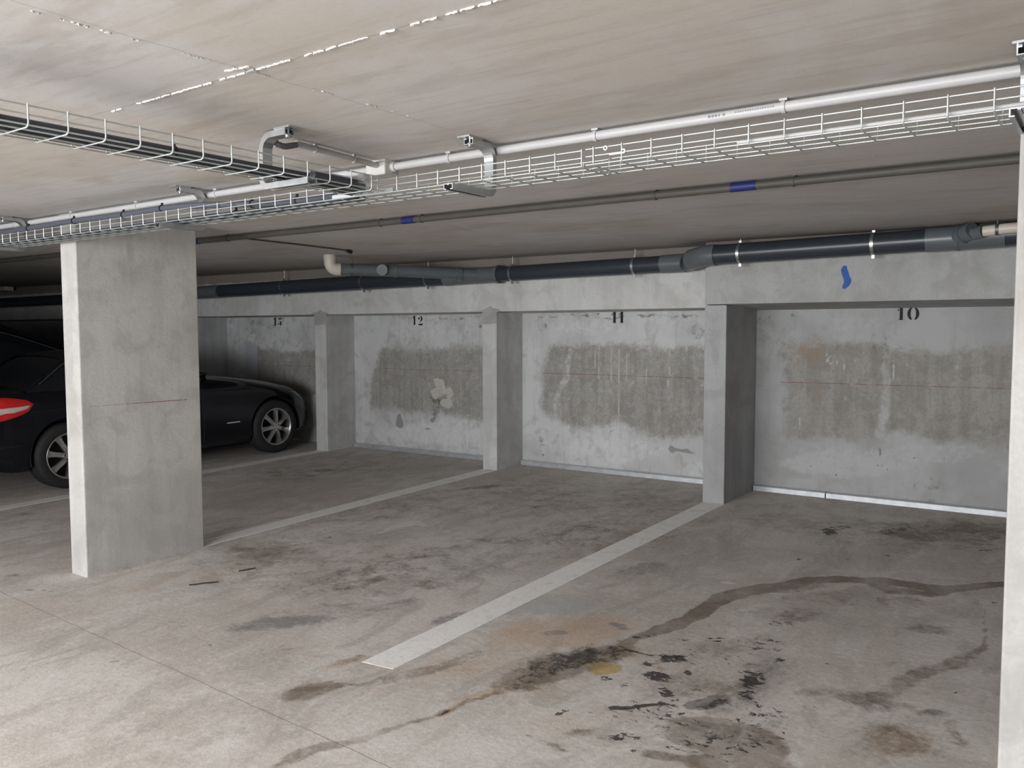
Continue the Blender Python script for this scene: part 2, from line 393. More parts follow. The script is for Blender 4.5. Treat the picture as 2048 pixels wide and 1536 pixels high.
# stains and wear of slab and bay walls, slab darker towards right rear, in metres
FLOOR_BLOBS = [('w',-2.685,2.283,0.068,0.129,0.07,-0.051,0.75,0.6),('g',-2.706,2.281,0.062,0.068,0.027,-0.021,0.8,0.5),('w',-2.752,2.355,0.008,0.051,0.042,-0.027,0.5,0.5),('w',-2.782,2.601,0.034,0.088,0.031,-0.025,0.5,0.7),('r',-2.774,2.593,0.043,0.11,0.04,-0.031,0.6,0.7),('r',-2.075,2.588,0.032,0.145,0.019,-0.017,0.8,0.5),('r',-2.089,2.464,0.011,0.039,0.012,-0.011,1.1,0.3),('k',-2.087,2.455,0.007,0.029,0.005,-0.004,1.3,0.3),('r',-2.029,2.729,0.034,0.153,0.029,-0.027,0.7,0.5),('k',-1.954,3.158,0.12,0.214,0.063,-0.085,0.78,0.9),('k',-1.896,3.236,0.127,0.048,0.024,-0.044,0.9,0.8),('w',-1.961,3.043,0.086,0.308,0.096,-0.109,0.9,0.6),('k',-1.981,2.936,0.014,0.173,0.046,-0.044,0.6,0.9),('w',-1.917,3.183,0.152,0.23,0.079,-0.112,1,0.7),('y',-1.766,3.152,0.055,0.07,0.03,-0.047,1,0.35),('y',-1.833,3.172,0.083,0.055,0.032,-0.055,0.6,0.7),('r',-1.816,3.372,0.153,0.1,0.049,-0.091,0.5,0.8),('r',-2.154,3.434,0.265,0.277,0.112,-0.166,0.8,0.9),('r',-2.245,3.021,0.208,0.391,0.148,-0.168,0.45,0.9),('r',-1.899,2.759,0.121,0.258,0.074,-0.084,0.35,0.9),('r',-1.571,3.332,0.219,0.144,0.056,-0.118,0.3,0.9),('r',-1.634,2.678,0.17,0.202,0.066,-0.094,0.35,0.9),('s',-1.564,3.421,0.053,0.02,0.019,-0.046,1,0.7),('s',-1.621,3.311,0.033,0.022,0.017,-0.034,1,0.7),('s',-1.546,3.193,0.066,0.026,0.024,-0.054,1.1,0.7),('s',-1.447,3.319,0.025,0.016,0.01,-0.024,0.8,0.7),('s',-1.481,3.72,0.018,0.011,0.007,-0.017,1.2,0.7),('s',-1.509,3.746,0.036,0.023,0.005,-0.012,1,0.7),('s',-1.211,3.396,0.052,0.034,0.037,-0.102,0.9,0.7),('s',-1.174,3.267,0.034,0.022,0.022,-0.061,0.8,0.7),('s',-1.438,3.076,0.017,0.011,0.019,-0.041,1.1,0.7),('s',-1.393,3.041,0.02,0.013,0.007,-0.016,1,0.7),('s',-1.728,3.055,0.039,0.026,0.015,-0.026,0.8,0.7),('s',-1.621,3.055,0.017,0.011,0.011,-0.021,0.9,0.7),('s',-1.167,3.649,0.023,-0.007,0.006,-0.032,1,0.7),('s',-1.264,3.804,0.077,0.05,0.039,-0.114,0.5,0.7),('s',-1.434,3.622,0.284,0.186,0.084,-0.208,0.32,0.7),('s',-1.24,3.039,0.32,0.213,0.091,-0.22,0.33,0.7),('s',-1.308,4.08,0.061,0.04,0.017,-0.053,0.6,0.7),('s',-0.998,3.74,0.029,0.019,0.01,-0.038,0.4,0.7),('s',-1.405,2.67,0.054,0.036,0.02,-0.039,0.85,0.7),('s',-1.352,2.597,0.029,0.02,0.01,-0.018,0.6,0.7),('s',-1.715,2.698,0.009,0.027,0.016,-0.017,0.9,0.7),('s',-1.048,2.975,0.137,0.091,0.063,-0.173,0.4,0.7),('s',-1.81,3.361,0.114,-0.04,0.009,-0.026,0.7,0.7),('s',-1.792,3.577,0.064,0.084,0.012,-0.022,0.6,0.7),('s',-1.603,6.058,0.041,0.025,0.033,-0.124,0.95,0.7),('s',-1.57,6.195,0.065,0.04,0.015,-0.058,0.7,0.7),('s',-1.23,6.289,0.084,0.13,0.02,-0.083,0.75,0.7),('s',-1.18,6.487,0.041,0.026,0.011,-0.061,0.6,0.7),('s',-1.066,6.541,0.018,0.011,0.005,-0.031,0.7,0.7),('s',-1.574,5.247,0.016,0.01,0.007,-0.022,0.9,0.7),('s',-1.148,5.621,0.026,0.016,0.004,-0.017,0.9,0.7),('s',-0.651,6.068,0.047,0.03,0.003,-0.025,0.8,0.7),('s',-1.504,4.95,0.061,0.039,0.012,-0.038,0.5,0.7),('s',-0.476,3.729,0.026,0.017,0.002,-0.015,0.8,0.7),('s',-0.98,3.752,0.018,0.012,0.004,-0.016,0.5,0.7),('g',-1.287,3.09,0.059,0.07,0.021,-0.042,1.6,0.4),('k',-1.272,3.09,0.045,0.053,0.013,-0.027,0.8,0.6),('g',-1.208,3.217,0.062,0.155,0.062,-0.107,0.6,0.8),('w',-1.148,2.863,0.183,0.055,0.046,-0.138,0.85,0.35),('w',-0.988,2.884,0.114,-0.016,0.024,-0.137,0.85,0.3),('w',-1.012,2.705,0.154,0.104,0.032,-0.084,0.8,0.4),('g',-1.185,2.906,0.115,0.049,0.024,-0.065,0.7,0.6),('l',-1.287,2.909,0.046,0.014,0.008,-0.023,0.9,0.4),('l',-1.235,2.752,0.084,0.026,0.006,-0.017,0.9,0.4),('l',-0.853,2.85,0.047,-0.015,0.004,-0.047,0.6,0.5),('l',-1.457,2.748,0.109,0.073,0.04,-0.074,0.45,0.8),('w',-0.604,3.204,0.121,0.15,0.048,-0.171,0.55,0.9),('r',-0.586,3.195,0.107,0.132,0.038,-0.137,0.55,0.9),('w',-0.688,4.403,0.092,0.03,0.01,-0.07,0.55,0.6),('w',-0.763,3.894,0.025,0.017,0.008,-0.039,0.4,0.8),('g',-0.76,3.434,0.086,0.022,0.013,-0.072,0.7,0.8),('g',-0.52,3.493,0.055,0.019,0.005,-0.04,0.8,0.6),('g',-0.428,3.216,0.064,0.043,0.019,-0.126,0.4,0.9),('w',-1.343,4.267,0.127,0.082,0.045,-0.141,0.4,0.9),('l',-0.852,3.742,0.211,0.139,0.054,-0.226,0.25,0.9),('l',-0.876,3.231,0.094,0.063,0.033,-0.119,0.3,0.9),('l',-1.425,4.277,0.129,0.083,0.034,-0.101,0.55,0.9),('l',-1.407,3.935,0.179,0.271,0.066,-0.151,0.35,0.9),('w',-0.765,6.578,0.256,0.159,0.029,-0.232,0.6,0.9),('w',-0.996,6.078,0.435,0.272,0.044,-0.255,0.3,0.9),('w',-1.71,6.195,0.625,0.21,0.094,-0.351,0.3,0.9),('l',-0.489,4.999,0.06,0.039,0.006,-0.052,0.5,0.6),('k',-0.482,5.003,0.015,0.01,0.002,-0.022,1,0.5),('g',-1.171,3.531,0.104,0.145,0.076,-0.181,0.55,0.9),('g',-1.182,3.317,0.033,0.168,0.077,-0.114,0.6,0.9),('g',-1.543,3.35,0.109,0.072,0.04,-0.086,0.35,0.9),('w',-1.396,3.204,0.206,0.136,0.057,-0.128,0.45,0.9),('w',-1.472,3.597,0.182,0.269,0.05,-0.101,0.35,0.9),('w',-0.912,6.519,0.401,0.248,0.054,-0.369,0.75,0.8),('g',-0.722,6.477,0.196,0.122,0.049,-0.409,0.6,0.9),('w',-1.117,4.642,0.307,0.198,0.051,-0.204,0.3,0.9),('g',-1.269,4.272,0.103,0.158,0.035,-0.094,0.5,0.9),('w',-2.736,5.069,0.335,0.567,0.15,-0.254,0.4,0.9),('g',-2.304,4.525,0.093,0.212,0.069,-0.116,0.55,0.8),('g',-3.032,4.962,0.135,0.391,0.087,-0.126,0.45,0.9),('w',-3.588,3.363,0.093,0.271,0.071,-0.059,0.5,0.9),('w',-3.69,4.035,0.206,0.367,0.112,-0.115,0.45,0.9),('l',-1.639,2.878,0.108,0.173,0.039,-0.056,0.55,0.8),('l',-1.326,2.615,0.103,0.069,0.022,-0.043,0.6,0.8),('w',-1.23,2.617,0.099,0.025,0.012,-0.031,0.7,0.6),('w',-1.547,2.642,0.077,0.052,0.017,-0.029,0.45,0.8),('w',-1.434,2.628,0.069,0.022,0.012,-0.026,0.5,0.7),('w',-1.117,2.654,0.071,0.048,0.012,-0.027,0.8,0.6),('g',-1.059,2.878,0.149,0.033,0.014,-0.05,0.5,0.8),('g',-0.989,3.108,0.053,0.035,0.037,-0.113,0.45,0.9),('l',-1.06,2.692,0.063,0.02,0.006,-0.019,0.6,0.5),('s',-1.105,2.805,0.177,0.118,0.044,-0.11,0.55,0.8),('s',-1.434,2.91,0.194,0.129,0.048,-0.095,0.45,0.9),('s',-1.08,3.145,0.096,0.064,0.055,-0.155,0.5,0.9),('b',-2.403,3.738,0.175,0.113,0.083,-0.129,0.75,0.5),('l',-2.396,3.819,0.137,0.088,0.034,-0.054,0.3,0.9),('g',-1.968,3.626,0.057,0.006,0.02,-0.042,0.9,0.3),('g',-2.188,3.373,0.053,0.035,0.018,-0.027,0.7,0.6),('l',-2.205,4.09,0.186,0.119,0.056,-0.103,0.2,0.9),('g',-3.439,2.737,0.191,0.232,0.082,-0.062,0.85,0.9),('g',-3.136,3.228,0.078,0.15,0.052,-0.048,0.7,0.9),('g',-3.357,2.966,0.234,0.359,0.13,-0.106,0.45,0.9),('g',-2.751,3.269,0.032,0.118,0.04,-0.04,0.7,0.9),('g',-4.519,3.957,0.278,0.411,0.263,-0.221,0.35,0.9),('g',-3.473,3.663,0.459,0.599,0.265,-0.265,0.45,0.9),('g',-3.202,5.102,0.104,0.244,0.094,-0.136,0.5,0.9),('w',-4.481,3.537,0.212,0.2,0.243,-0.189,0.6,0.9),('w',-4.721,3.602,0.194,0.184,0.126,-0.094,0.5,0.9),('w',-3.172,3.629,0.082,0.083,0.055,-0.061,0.6,0.9),('w',-3.439,4.631,0.177,0.11,0.054,-0.073,0.5,0.9),('w',-3.887,3.646,0.409,0.488,0.306,-0.276,0.3,0.9),('w',-4.723,3.248,0.062,0.299,0.122,-0.076,0.35,0.9),('w',-4.253,3.167,0.211,0.286,0.185,-0.131,0.3,0.9),('w',-6.674,5.861,0.497,0.669,0.348,-0.3,0.35,0.9),('w',-4.574,5.447,0.622,1.443,0.365,-0.411,0.3,0.9),('w',-3.557,6.06,0.816,0.808,0.278,-0.461,0.35,0.9),('w',-2.905,5.458,0.397,0.906,0.275,-0.465,0.3,0.9),('w',-5.091,3.016,-0.007,0.324,0.111,-0.058,0.3,0.9),('w',-5.162,3.637,0.033,0.229,0.074,-0.048,0.5,0.8),('l',-4.307,4.63,0.038,0.079,0.055,-0.055,0.95,0.5),('l',-4.262,3.421,0.03,0.055,0.037,-0.027,1.5,0.3),('l',-4.314,3.656,0.014,0.026,0.029,-0.023,1.5,0.3),('l',-4.288,3.522,0.012,0.022,0.028,-0.022,1.2,0.3),('l',-3.528,4.082,0.061,0.017,0.022,-0.026,0.8,0.5),('l',-1.754,4.567,0.043,0.027,0.008,-0.021,1,0.4),('l',-1.806,4.346,0.028,0.001,0.004,-0.012,1,0.4),('l',-4.727,3.424,0.039,0.042,0.031,-0.022,0.7,0.5),('l',-8.392,4.695,0.044,0.307,0.226,-0.122,0.4,0.8),('l',-7.234,5.056,0.07,0.302,0.118,-0.079,0.7,0.5),('g',-6.605,5.868,0.079,0.106,0.078,-0.068,1,0.5),('g',-4.68,5.999,0.119,0.145,0.042,-0.053,0.9,0.5),('g',-5.359,6.158,0.085,0.05,0.051,-0.059,0.4,0.6),('l',-3.172,1.861,0.689,0.457,0.507,-0.305,0.35,0.95),('l',-1.844,2.186,0.577,0.387,0.14,-0.167,0.4,0.9),('l',-4.509,2.666,0.355,0.639,0.252,-0.139,0.3,0.9),('l',-1.547,2.467,0.294,0.197,0.071,-0.113,0.35,0.9),('r',-4.558,2.856,0.277,0.513,0.161,-0.095,0.35,0.9),('r',-5.347,2.594,0.547,0.347,0.192,-0.095,0.3,0.9),('r',-4.751,2.111,0.282,0.182,0.317,-0.145,0.25,0.9),('r',-3.984,2.797,0.19,0.122,0.113,-0.081,0.25,0.9),('r',-3.027,2.579,0.119,0.078,0.073,-0.063,0.25,0.9),('g',-5.5,2.35,0.043,0.028,0.033,-0.015,0.7,0.6),('g',-5.123,2.272,0.025,0.016,0.02,-0.009,0.7,0.6),('g',-3.678,1.993,0.014,0.009,0.011,-0.006,1,0.5),('g',-3.507,2.265,0.01,0.019,0.017,-0.01,0.5,0.6),('g',-7.213,3.234,0.073,0.045,0.077,-0.035,0.5,0.7),('g',-3.932,2.059,0.145,0.221,0.089,-0.043,0.2,0.9),('g',-3.35,1.585,0.174,0.231,0.132,-0.057,0.15,0.9),('g',-3.32,1.762,0.052,0.035,0.027,-0.015,0.3,0.8),('w',-1.597,2.463,0.058,-0.005,0.009,-0.022,0.7,0.4),('k',-3.115,2.349,0.003,0.002,0.006,-0.004,0.9,0.5),('k',-3.096,2.375,0.003,0.002,0.006,-0.004,0.9,0.5),('k',-3.053,2.383,0.003,0.002,0.005,-0.004,0.9,0.5),('k',-3.029,2.406,0.003,0.002,0.005,-0.004,0.9,0.5),('k',-3.056,2.323,0.003,0.002,0.005,-0.004,0.9,0.5),('k',-3.031,2.352,0.003,0.002,0.005,-0.004,0.9,0.5),('k',-2.993,2.364,0.003,0.002,0.005,-0.004,0.9,0.5),('k',-2.996,2.407,0.003,0.002,0.005,-0.004,0.9,0.5),('k',-3.022,2.313,0.003,0.002,0.005,-0.004,0.9,0.5),('k',-2.98,2.334,0.003,0.002,0.005,-0.004,0.9,0.5),('k',-4.999,2.54,0.007,0.004,0.013,-0.007,0.9,0.5),('k',-5.037,2.317,0.007,0.004,0.013,-0.006,0.9,0.5),('k',-4.985,2.34,0.007,0.004,0.012,-0.006,0.9,0.5),('k',-2.628,2.287,0.005,0.003,0.005,-0.004,0.9,0.5),('k',-2.801,2.589,0.005,0.003,0.005,-0.005,0.9,0.5),('k',-2.747,2.651,0.005,0.003,0.005,-0.005,0.9,0.5),('k',-1.989,3.244,0.005,0.003,0.004,-0.006,0.9,0.5),('k',-2.257,2.913,0.005,0.003,0.004,-0.006,0.9,0.5),('k',-2.083,3.027,0.005,0.003,0.004,-0.006,0.9,0.5),('k',-2.99,2.235,0.005,0.003,0.006,-0.004,0.9,0.5),('k',-2.796,2.892,0.005,0.003,0.006,-0.006,0.9,0.5),('k',-2.149,2.566,0.004,0.003,0.004,-0.005,0.9,0.5),('k',-2.15,3.642,0.006,0.004,0.005,-0.008,0.9,0.5),('k',-1.756,3.748,0.005,0.003,0.004,-0.008,0.9,0.5),('k',-2.449,5.024,0.007,0.005,0.007,-0.014,0.9,0.5),('k',-3.513,3.661,0.007,0.004,0.009,-0.01,0.9,0.5),('k',-3.992,3.333,0.007,0.004,0.01,-0.009,0.9,0.5),('k',-3.277,2.488,0.005,0.003,0.007,-0.005,0.9,0.5),('k',-3.48,2.355,0.005,0.003,0.007,-0.005,0.9,0.5),('k',-1.941,3.628,0.005,0.003,0.004,-0.008,0.9,0.5),('k',-1.424,4.087,0.005,0.004,0.003,-0.009,0.9,0.5),('k',-1.59,3.88,0.005,0.003,0.003,-0.008,0.9,0.5),('k',-1.324,5.418,0.007,0.004,0.004,-0.014,0.9,0.5),('k',-4.51,4.042,0.008,0.005,0.014,-0.012,0.9,0.5),('k',-3.795,5.588,0.009,0.005,0.013,-0.019,0.9,0.5),('k',-3.691,5.801,0.009,0.006,0.013,-0.02,0.9,0.5),('w',-5.102,3.594,0.004,0.119,0.049,-0.031,0.5,0.6)]
FLOOR_PATHS = [('w',[(-1.82,3.355,0.026),(-1.798,3.588,0.039),(-1.734,3.787,0.046),(-1.718,4.025,0.056),(-1.704,4.293,0.069),(-1.61,4.492,0.072),(-1.497,4.658,0.06),(-1.394,4.873,0.062),(-1.252,4.964,0.065),(-1.056,5.057,0.067),(-0.876,5.076,0.066),(-0.704,5.103,0.049),(-0.468,5.378,0.045),(-0.355,5.472,0.049)],1,0.3),('w',[(-1.641,4.422,0.03),(-1.48,4.606,0.044),(-1.363,4.765,0.054),(-1.331,4.848,0.033)],0.6,0.35),('w',[(-1.108,4.991,0.023),(-0.976,4.929,0.053),(-0.808,4.976,0.049),(-0.662,5.151,0.035)],0.9,0.35),('w',[(-0.513,5.226,0.005),(-0.508,4.765,0.004),(-0.456,4.441,0.006),(-0.488,4.173,0.032),(-0.557,3.967,0.045),(-0.629,3.816,0.053),(-0.695,3.656,0.052),(-0.741,3.515,0.043)],0.62,0.6),('w',[(-0.722,3.512,0.063),(-0.822,3.456,0.056),(-0.915,3.438,0.037),(-0.977,3.381,0.034)],0.55,0.6),('w',[(-0.717,3.489,0.052),(-0.587,3.473,0.038),(-0.463,3.458,0.028),(-0.385,3.245,0.016)],0.45,0.7),('w',[(-2.304,1.779,0.027),(-2.296,1.903,0.039),(-2.288,1.987,0.04),(-2.239,2.063,0.031),(-2.194,2.197,0.017),(-2.146,2.337,0.014),(-2.108,2.441,0.018),(-2.042,2.611,0.018),(-1.993,2.821,0.024),(-1.968,2.975,0.028)],0.62,0.3),('w',[(-2.657,2.313,0.024),(-2.573,2.403,0.02),(-2.514,2.477,0.038),(-2.48,2.577,0.046),(-2.423,2.707,0.047),(-2.383,2.83,0.036),(-2.34,2.994,0.037)],0.6,0.5),('r',[(-2.518,2.451,0.008),(-2.453,2.459,0.009),(-2.421,2.515,0.009)],0.9,0.3),('k',[(-1.557,2.844,0.021),(-1.506,2.882,0.02),(-1.467,2.934,0.012),(-1.424,2.978,0.013),(-1.367,2.995,0.017)],1.25,0.4),('k',[(-1.839,3.414,0.006),(-1.766,3.384,0.009),(-1.676,3.387,0.01)],1.1,0.4),('k',[(-1.679,3.393,0.009),(-1.59,3.424,0.011),(-1.529,3.477,0.011)],0.9,0.5),('k',[(-1.37,2.932,0.004),(-1.365,2.848,0.004),(-1.34,2.771,0.004),(-1.299,2.727,0.004)],0.8,0.5),('l',[(-4.299,4.304,0.014),(-4.313,4.501,0.028),(-4.279,4.683,0.062),(-4.189,4.666,0.028)],1.0,0.4),('g',[(-3.185,2.526,0.004),(-3.135,2.515,0.006),(-3.105,2.535,0.008),(-3.125,2.572,0.004),(-3.176,2.569,0.006),(-3.185,2.526,0.006)],0.9,0.5),('g',[(-1.719,2.482,0.004),(-1.635,2.472,0.004),(-1.547,2.467,0.004)],0.6,0.5),('k',[(-2.139,2.668,0.004),(-2.101,2.647,0.004),(-2.081,2.678,0.004)],0.8,0.5)]
WALL_BLOBS = [('d',-2.245,1.32,0.125,0.002,0.002,-0.127,0.5,0.8),('d',-2.44,1.446,0.172,0.0,0.002,-0.129,0.25,0.9),('l',-1.796,0.398,0.528,0.048,0.003,-0.116,0.85,0.7),('l',-1.163,0.534,0.409,0.034,0.002,-0.086,0.6,0.7),('l',-1.999,0.485,0.279,0.023,0.002,-0.076,0.4,0.8),('l',-1.705,1.529,0.263,-0.001,0.002,-0.081,0.4,0.8),('r',-2.091,1.322,0.138,0.002,0.003,-0.134,0.75,0.9),('r',-2.101,1.43,0.122,0.0,0.001,-0.059,0.4,0.7),('r',-2.071,0.986,0.202,0.008,0.002,-0.084,0.25,0.9),('k',-1.977,0.394,0.008,0.001,0.0,-0.008,0.9,0.5),('k',-2.071,0.343,0.008,0.001,0.0,-0.008,0.9,0.5),('k',-1.541,0.397,0.008,0.001,0.0,-0.008,0.9,0.5),('k',-1.507,0.4,0.008,0.001,0.0,-0.008,0.9,0.5),('k',-1.469,0.379,0.007,0.001,0.0,-0.008,0.9,0.5),('k',-1.395,0.414,0.007,0.001,0.0,-0.008,0.9,0.5),('k',-1.208,0.479,0.007,0.001,0.0,-0.008,0.9,0.5),('k',-1.266,0.482,0.007,0.001,0.0,-0.008,0.9,0.5),('k',-1.14,0.328,0.007,0.001,0.0,-0.008,0.9,0.5),('k',-1.858,0.296,0.008,0.001,0.0,-0.008,0.9,0.5),('k',-1.351,0.274,0.007,0.001,0.0,-0.008,0.9,0.5),('k',-0.841,0.451,0.007,0.001,0.0,-0.008,0.9,0.5),('k',-1.444,0.127,0.201,0.024,0.001,-0.04,0.35,0.7),('k',-1.191,0.256,0.175,0.019,0.002,-0.055,0.3,0.8),('k',-1.135,0.163,0.028,0.003,0.001,-0.031,0.6,0.7),('k',-2.434,1.601,0.026,-0.0,0.0,-0.013,0.6,0.6),('k',-2.238,1.616,0.025,-0.0,0.0,-0.021,0.6,0.6),('k',-2.279,1.532,0.034,-0.0,0.0,-0.017,0.3,0.7),('w',-1.61,0.741,0.053,0.003,0.003,-0.106,0.5,0.8),('k',-2.538,1.533,0.018,-0.0,0.002,-0.095,0.4,0.7),('d',-3.174,1.194,0.193,0.004,0.001,-0.119,0.4,0.7),('l',-4.762,0.464,0.092,0.006,0.0,-0.311,0.2,0.8),('l',-4.0,0.32,0.636,0.053,0.001,-0.128,0.6,0.8),('l',-4.288,1.516,0.444,-0.001,0.0,-0.079,0.5,0.8),('l',-4.855,0.977,0.087,0.003,-0.0,-0.467,0.3,0.8),('p',-4.799,1.517,0.086,-0.0,0.0,-0.046,0.4,0.5),('p',-3.119,1.49,0.067,-0.0,0.001,-0.1,0.5,0.7),('k',-4.768,1.533,0.015,-0.0,0.0,-0.031,0.8,0.6),('k',-4.147,1.647,0.014,-0.0,0.0,-0.01,1,0.5),('k',-4.948,1.642,0.069,-0.001,-0.0,-0.011,0.5,0.8),('k',-4.811,1.62,0.067,-0.001,0.0,-0.011,0.7,0.8),('k',-4.677,1.623,0.066,-0.001,0.0,-0.011,0.9,0.8),('k',-4.545,1.627,0.065,-0.001,0.0,-0.011,0.5,0.8),('k',-4.416,1.631,0.064,-0.001,0.0,-0.011,0.7,0.8),('k',-4.289,1.634,0.063,-0.001,0.0,-0.011,0.9,0.8),('k',-4.164,1.613,0.062,-0.001,0.0,-0.011,0.5,0.8),('k',-4.041,1.617,0.061,-0.001,0.0,-0.011,0.7,0.8),('k',-3.92,1.621,0.06,-0.001,0.0,-0.011,0.9,0.8),('k',-3.802,1.624,0.059,-0.001,0.0,-0.01,0.5,0.8),('k',-3.685,1.628,0.058,-0.001,0.0,-0.01,0.7,0.8),('k',-3.57,1.608,0.057,-0.001,0.0,-0.01,0.9,0.8),('k',-3.458,1.611,0.056,-0.001,0.0,-0.01,0.5,0.8),('k',-3.347,1.615,0.055,-0.001,0.0,-0.01,0.7,0.8),('k',-3.238,1.618,0.054,-0.001,0.0,-0.01,0.9,0.8),('k',-3.131,1.621,0.053,-0.001,0.0,-0.01,0.5,0.8),('t',-4.998,1.627,0.044,-0.0,-0.0,-0.011,0.7,0.7),('t',-4.911,1.636,0.044,-0.0,-0.0,-0.011,0.7,0.7),('t',-4.824,1.645,0.043,-0.0,0.0,-0.011,0.7,0.7),('t',-4.738,1.624,0.043,-0.0,0.0,-0.011,0.7,0.7),('t',-4.653,1.633,0.042,-0.0,0.0,-0.011,0.7,0.7),('t',-4.569,1.642,0.042,-0.0,0.0,-0.011,0.7,0.7),('t',-4.486,1.622,0.041,-0.0,0.0,-0.011,0.7,0.7),('k',-3.633,1.613,0.062,-0.001,0.0,-0.009,0.7,0.7),('p',-4.824,0.356,0.037,0.003,0.0,-0.042,0.5,0.6),('k',-4.799,0.306,0.037,0.003,0.0,-0.008,0.8,0.5),('k',-4.799,0.197,0.019,0.002,0.0,-0.016,0.7,0.5),('w',-3.161,0.157,0.146,0.015,0.0,-0.037,0.2,0.9),('l',-6.256,0.333,0.783,0.055,-0.002,-0.149,0.75,0.7),('l',-6.798,0.266,0.466,0.034,-0.002,-0.118,0.4,0.7),('l',-6.394,1.494,0.652,-0.001,-0.001,-0.102,0.5,0.8),('b',-7.31,1.554,0.134,-0.001,-0.003,-0.149,0.4,0.8),('t',-6.207,0.819,0.118,0.005,-0.001,-0.051,1,0.4),('t',-6.06,0.791,0.058,0.002,-0.001,-0.078,0.9,0.4),('t',-6.105,0.677,0.096,-0.022,-0.023,-0.049,1.3,0.4),('t',-6.267,0.754,0.045,0.002,-0.0,-0.045,1,0.5),('d',-6.191,0.949,0.132,0.004,-0.001,-0.068,0.9,0.6),('k',-6.148,0.799,0.037,0.002,-0.0,-0.023,0.4,0.6),('k',-6.267,0.703,0.073,-0.035,-0.026,-0.029,0.9,0.8),('w',-6.237,0.721,0.056,-0.013,-0.008,-0.016,0.8,0.6),('p',-6.377,0.348,0.076,0.005,-0.0,-0.009,0.7,0.5),('k',-5.61,1.531,0.021,-0.0,-0.0,-0.024,0.8,0.5),('k',-5.653,0.139,0.028,0.002,-0.0,-0.017,0.6,0.6),('k',-7.1,1.648,0.074,-0.001,-0.0,-0.014,0.35,0.8),('k',-6.954,1.641,0.072,-0.001,-0.0,-0.014,0.35,0.8),('k',-6.81,1.633,0.071,-0.001,-0.0,-0.014,0.35,0.8),('k',-6.668,1.626,0.07,-0.001,-0.0,-0.014,0.35,0.8),('k',-6.529,1.619,0.069,-0.001,-0.0,-0.014,0.35,0.8),('k',-6.392,1.641,0.068,-0.001,-0.0,-0.014,0.35,0.8),('k',-6.258,1.634,0.066,-0.001,-0.0,-0.013,0.35,0.8),('k',-6.125,1.627,0.065,-0.001,-0.0,-0.013,0.65,0.8),('k',-5.995,1.62,0.064,-0.001,-0.0,-0.013,0.65,0.8),('k',-5.867,1.614,0.063,-0.001,-0.0,-0.013,0.65,0.8),('k',-5.74,1.634,0.062,-0.001,-0.0,-0.013,0.65,0.8),('k',-5.616,1.628,0.061,-0.001,-0.0,-0.013,0.65,0.8),('t',-7.06,1.624,0.041,-0.0,-0.0,-0.007,0.8,0.6),('t',-6.962,1.623,0.04,-0.0,-0.0,-0.007,0.8,0.6),('t',-6.866,1.622,0.04,-0.0,-0.0,-0.007,0.8,0.6),('k',-5.995,1.598,0.05,-0.0,-0.0,-0.022,0.5,0.7),('k',-5.75,0.137,0.208,0.018,-0.0,-0.022,0.3,0.8),('w',-6.173,1.259,0.088,0.001,-0.0,-0.017,0.5,0.8),('l',-9.546,1.43,0.107,0.0,-0.003,-0.095,0.6,0.7),('k',-9.576,1.497,0.192,-0.0,-0.002,-0.047,0.5,0.7),('k',-9.381,1.597,0.209,-0.001,-0.001,-0.04,0.45,0.7),('k',-9.123,1.53,0.122,-0.0,-0.001,-0.04,0.5,0.6),('k',-9.979,1.601,0.089,-0.001,-0.001,-0.021,0.5,0.7),('t',-8.893,1.405,0.06,0.0,-0.0,-0.01,0.9,0.5)]
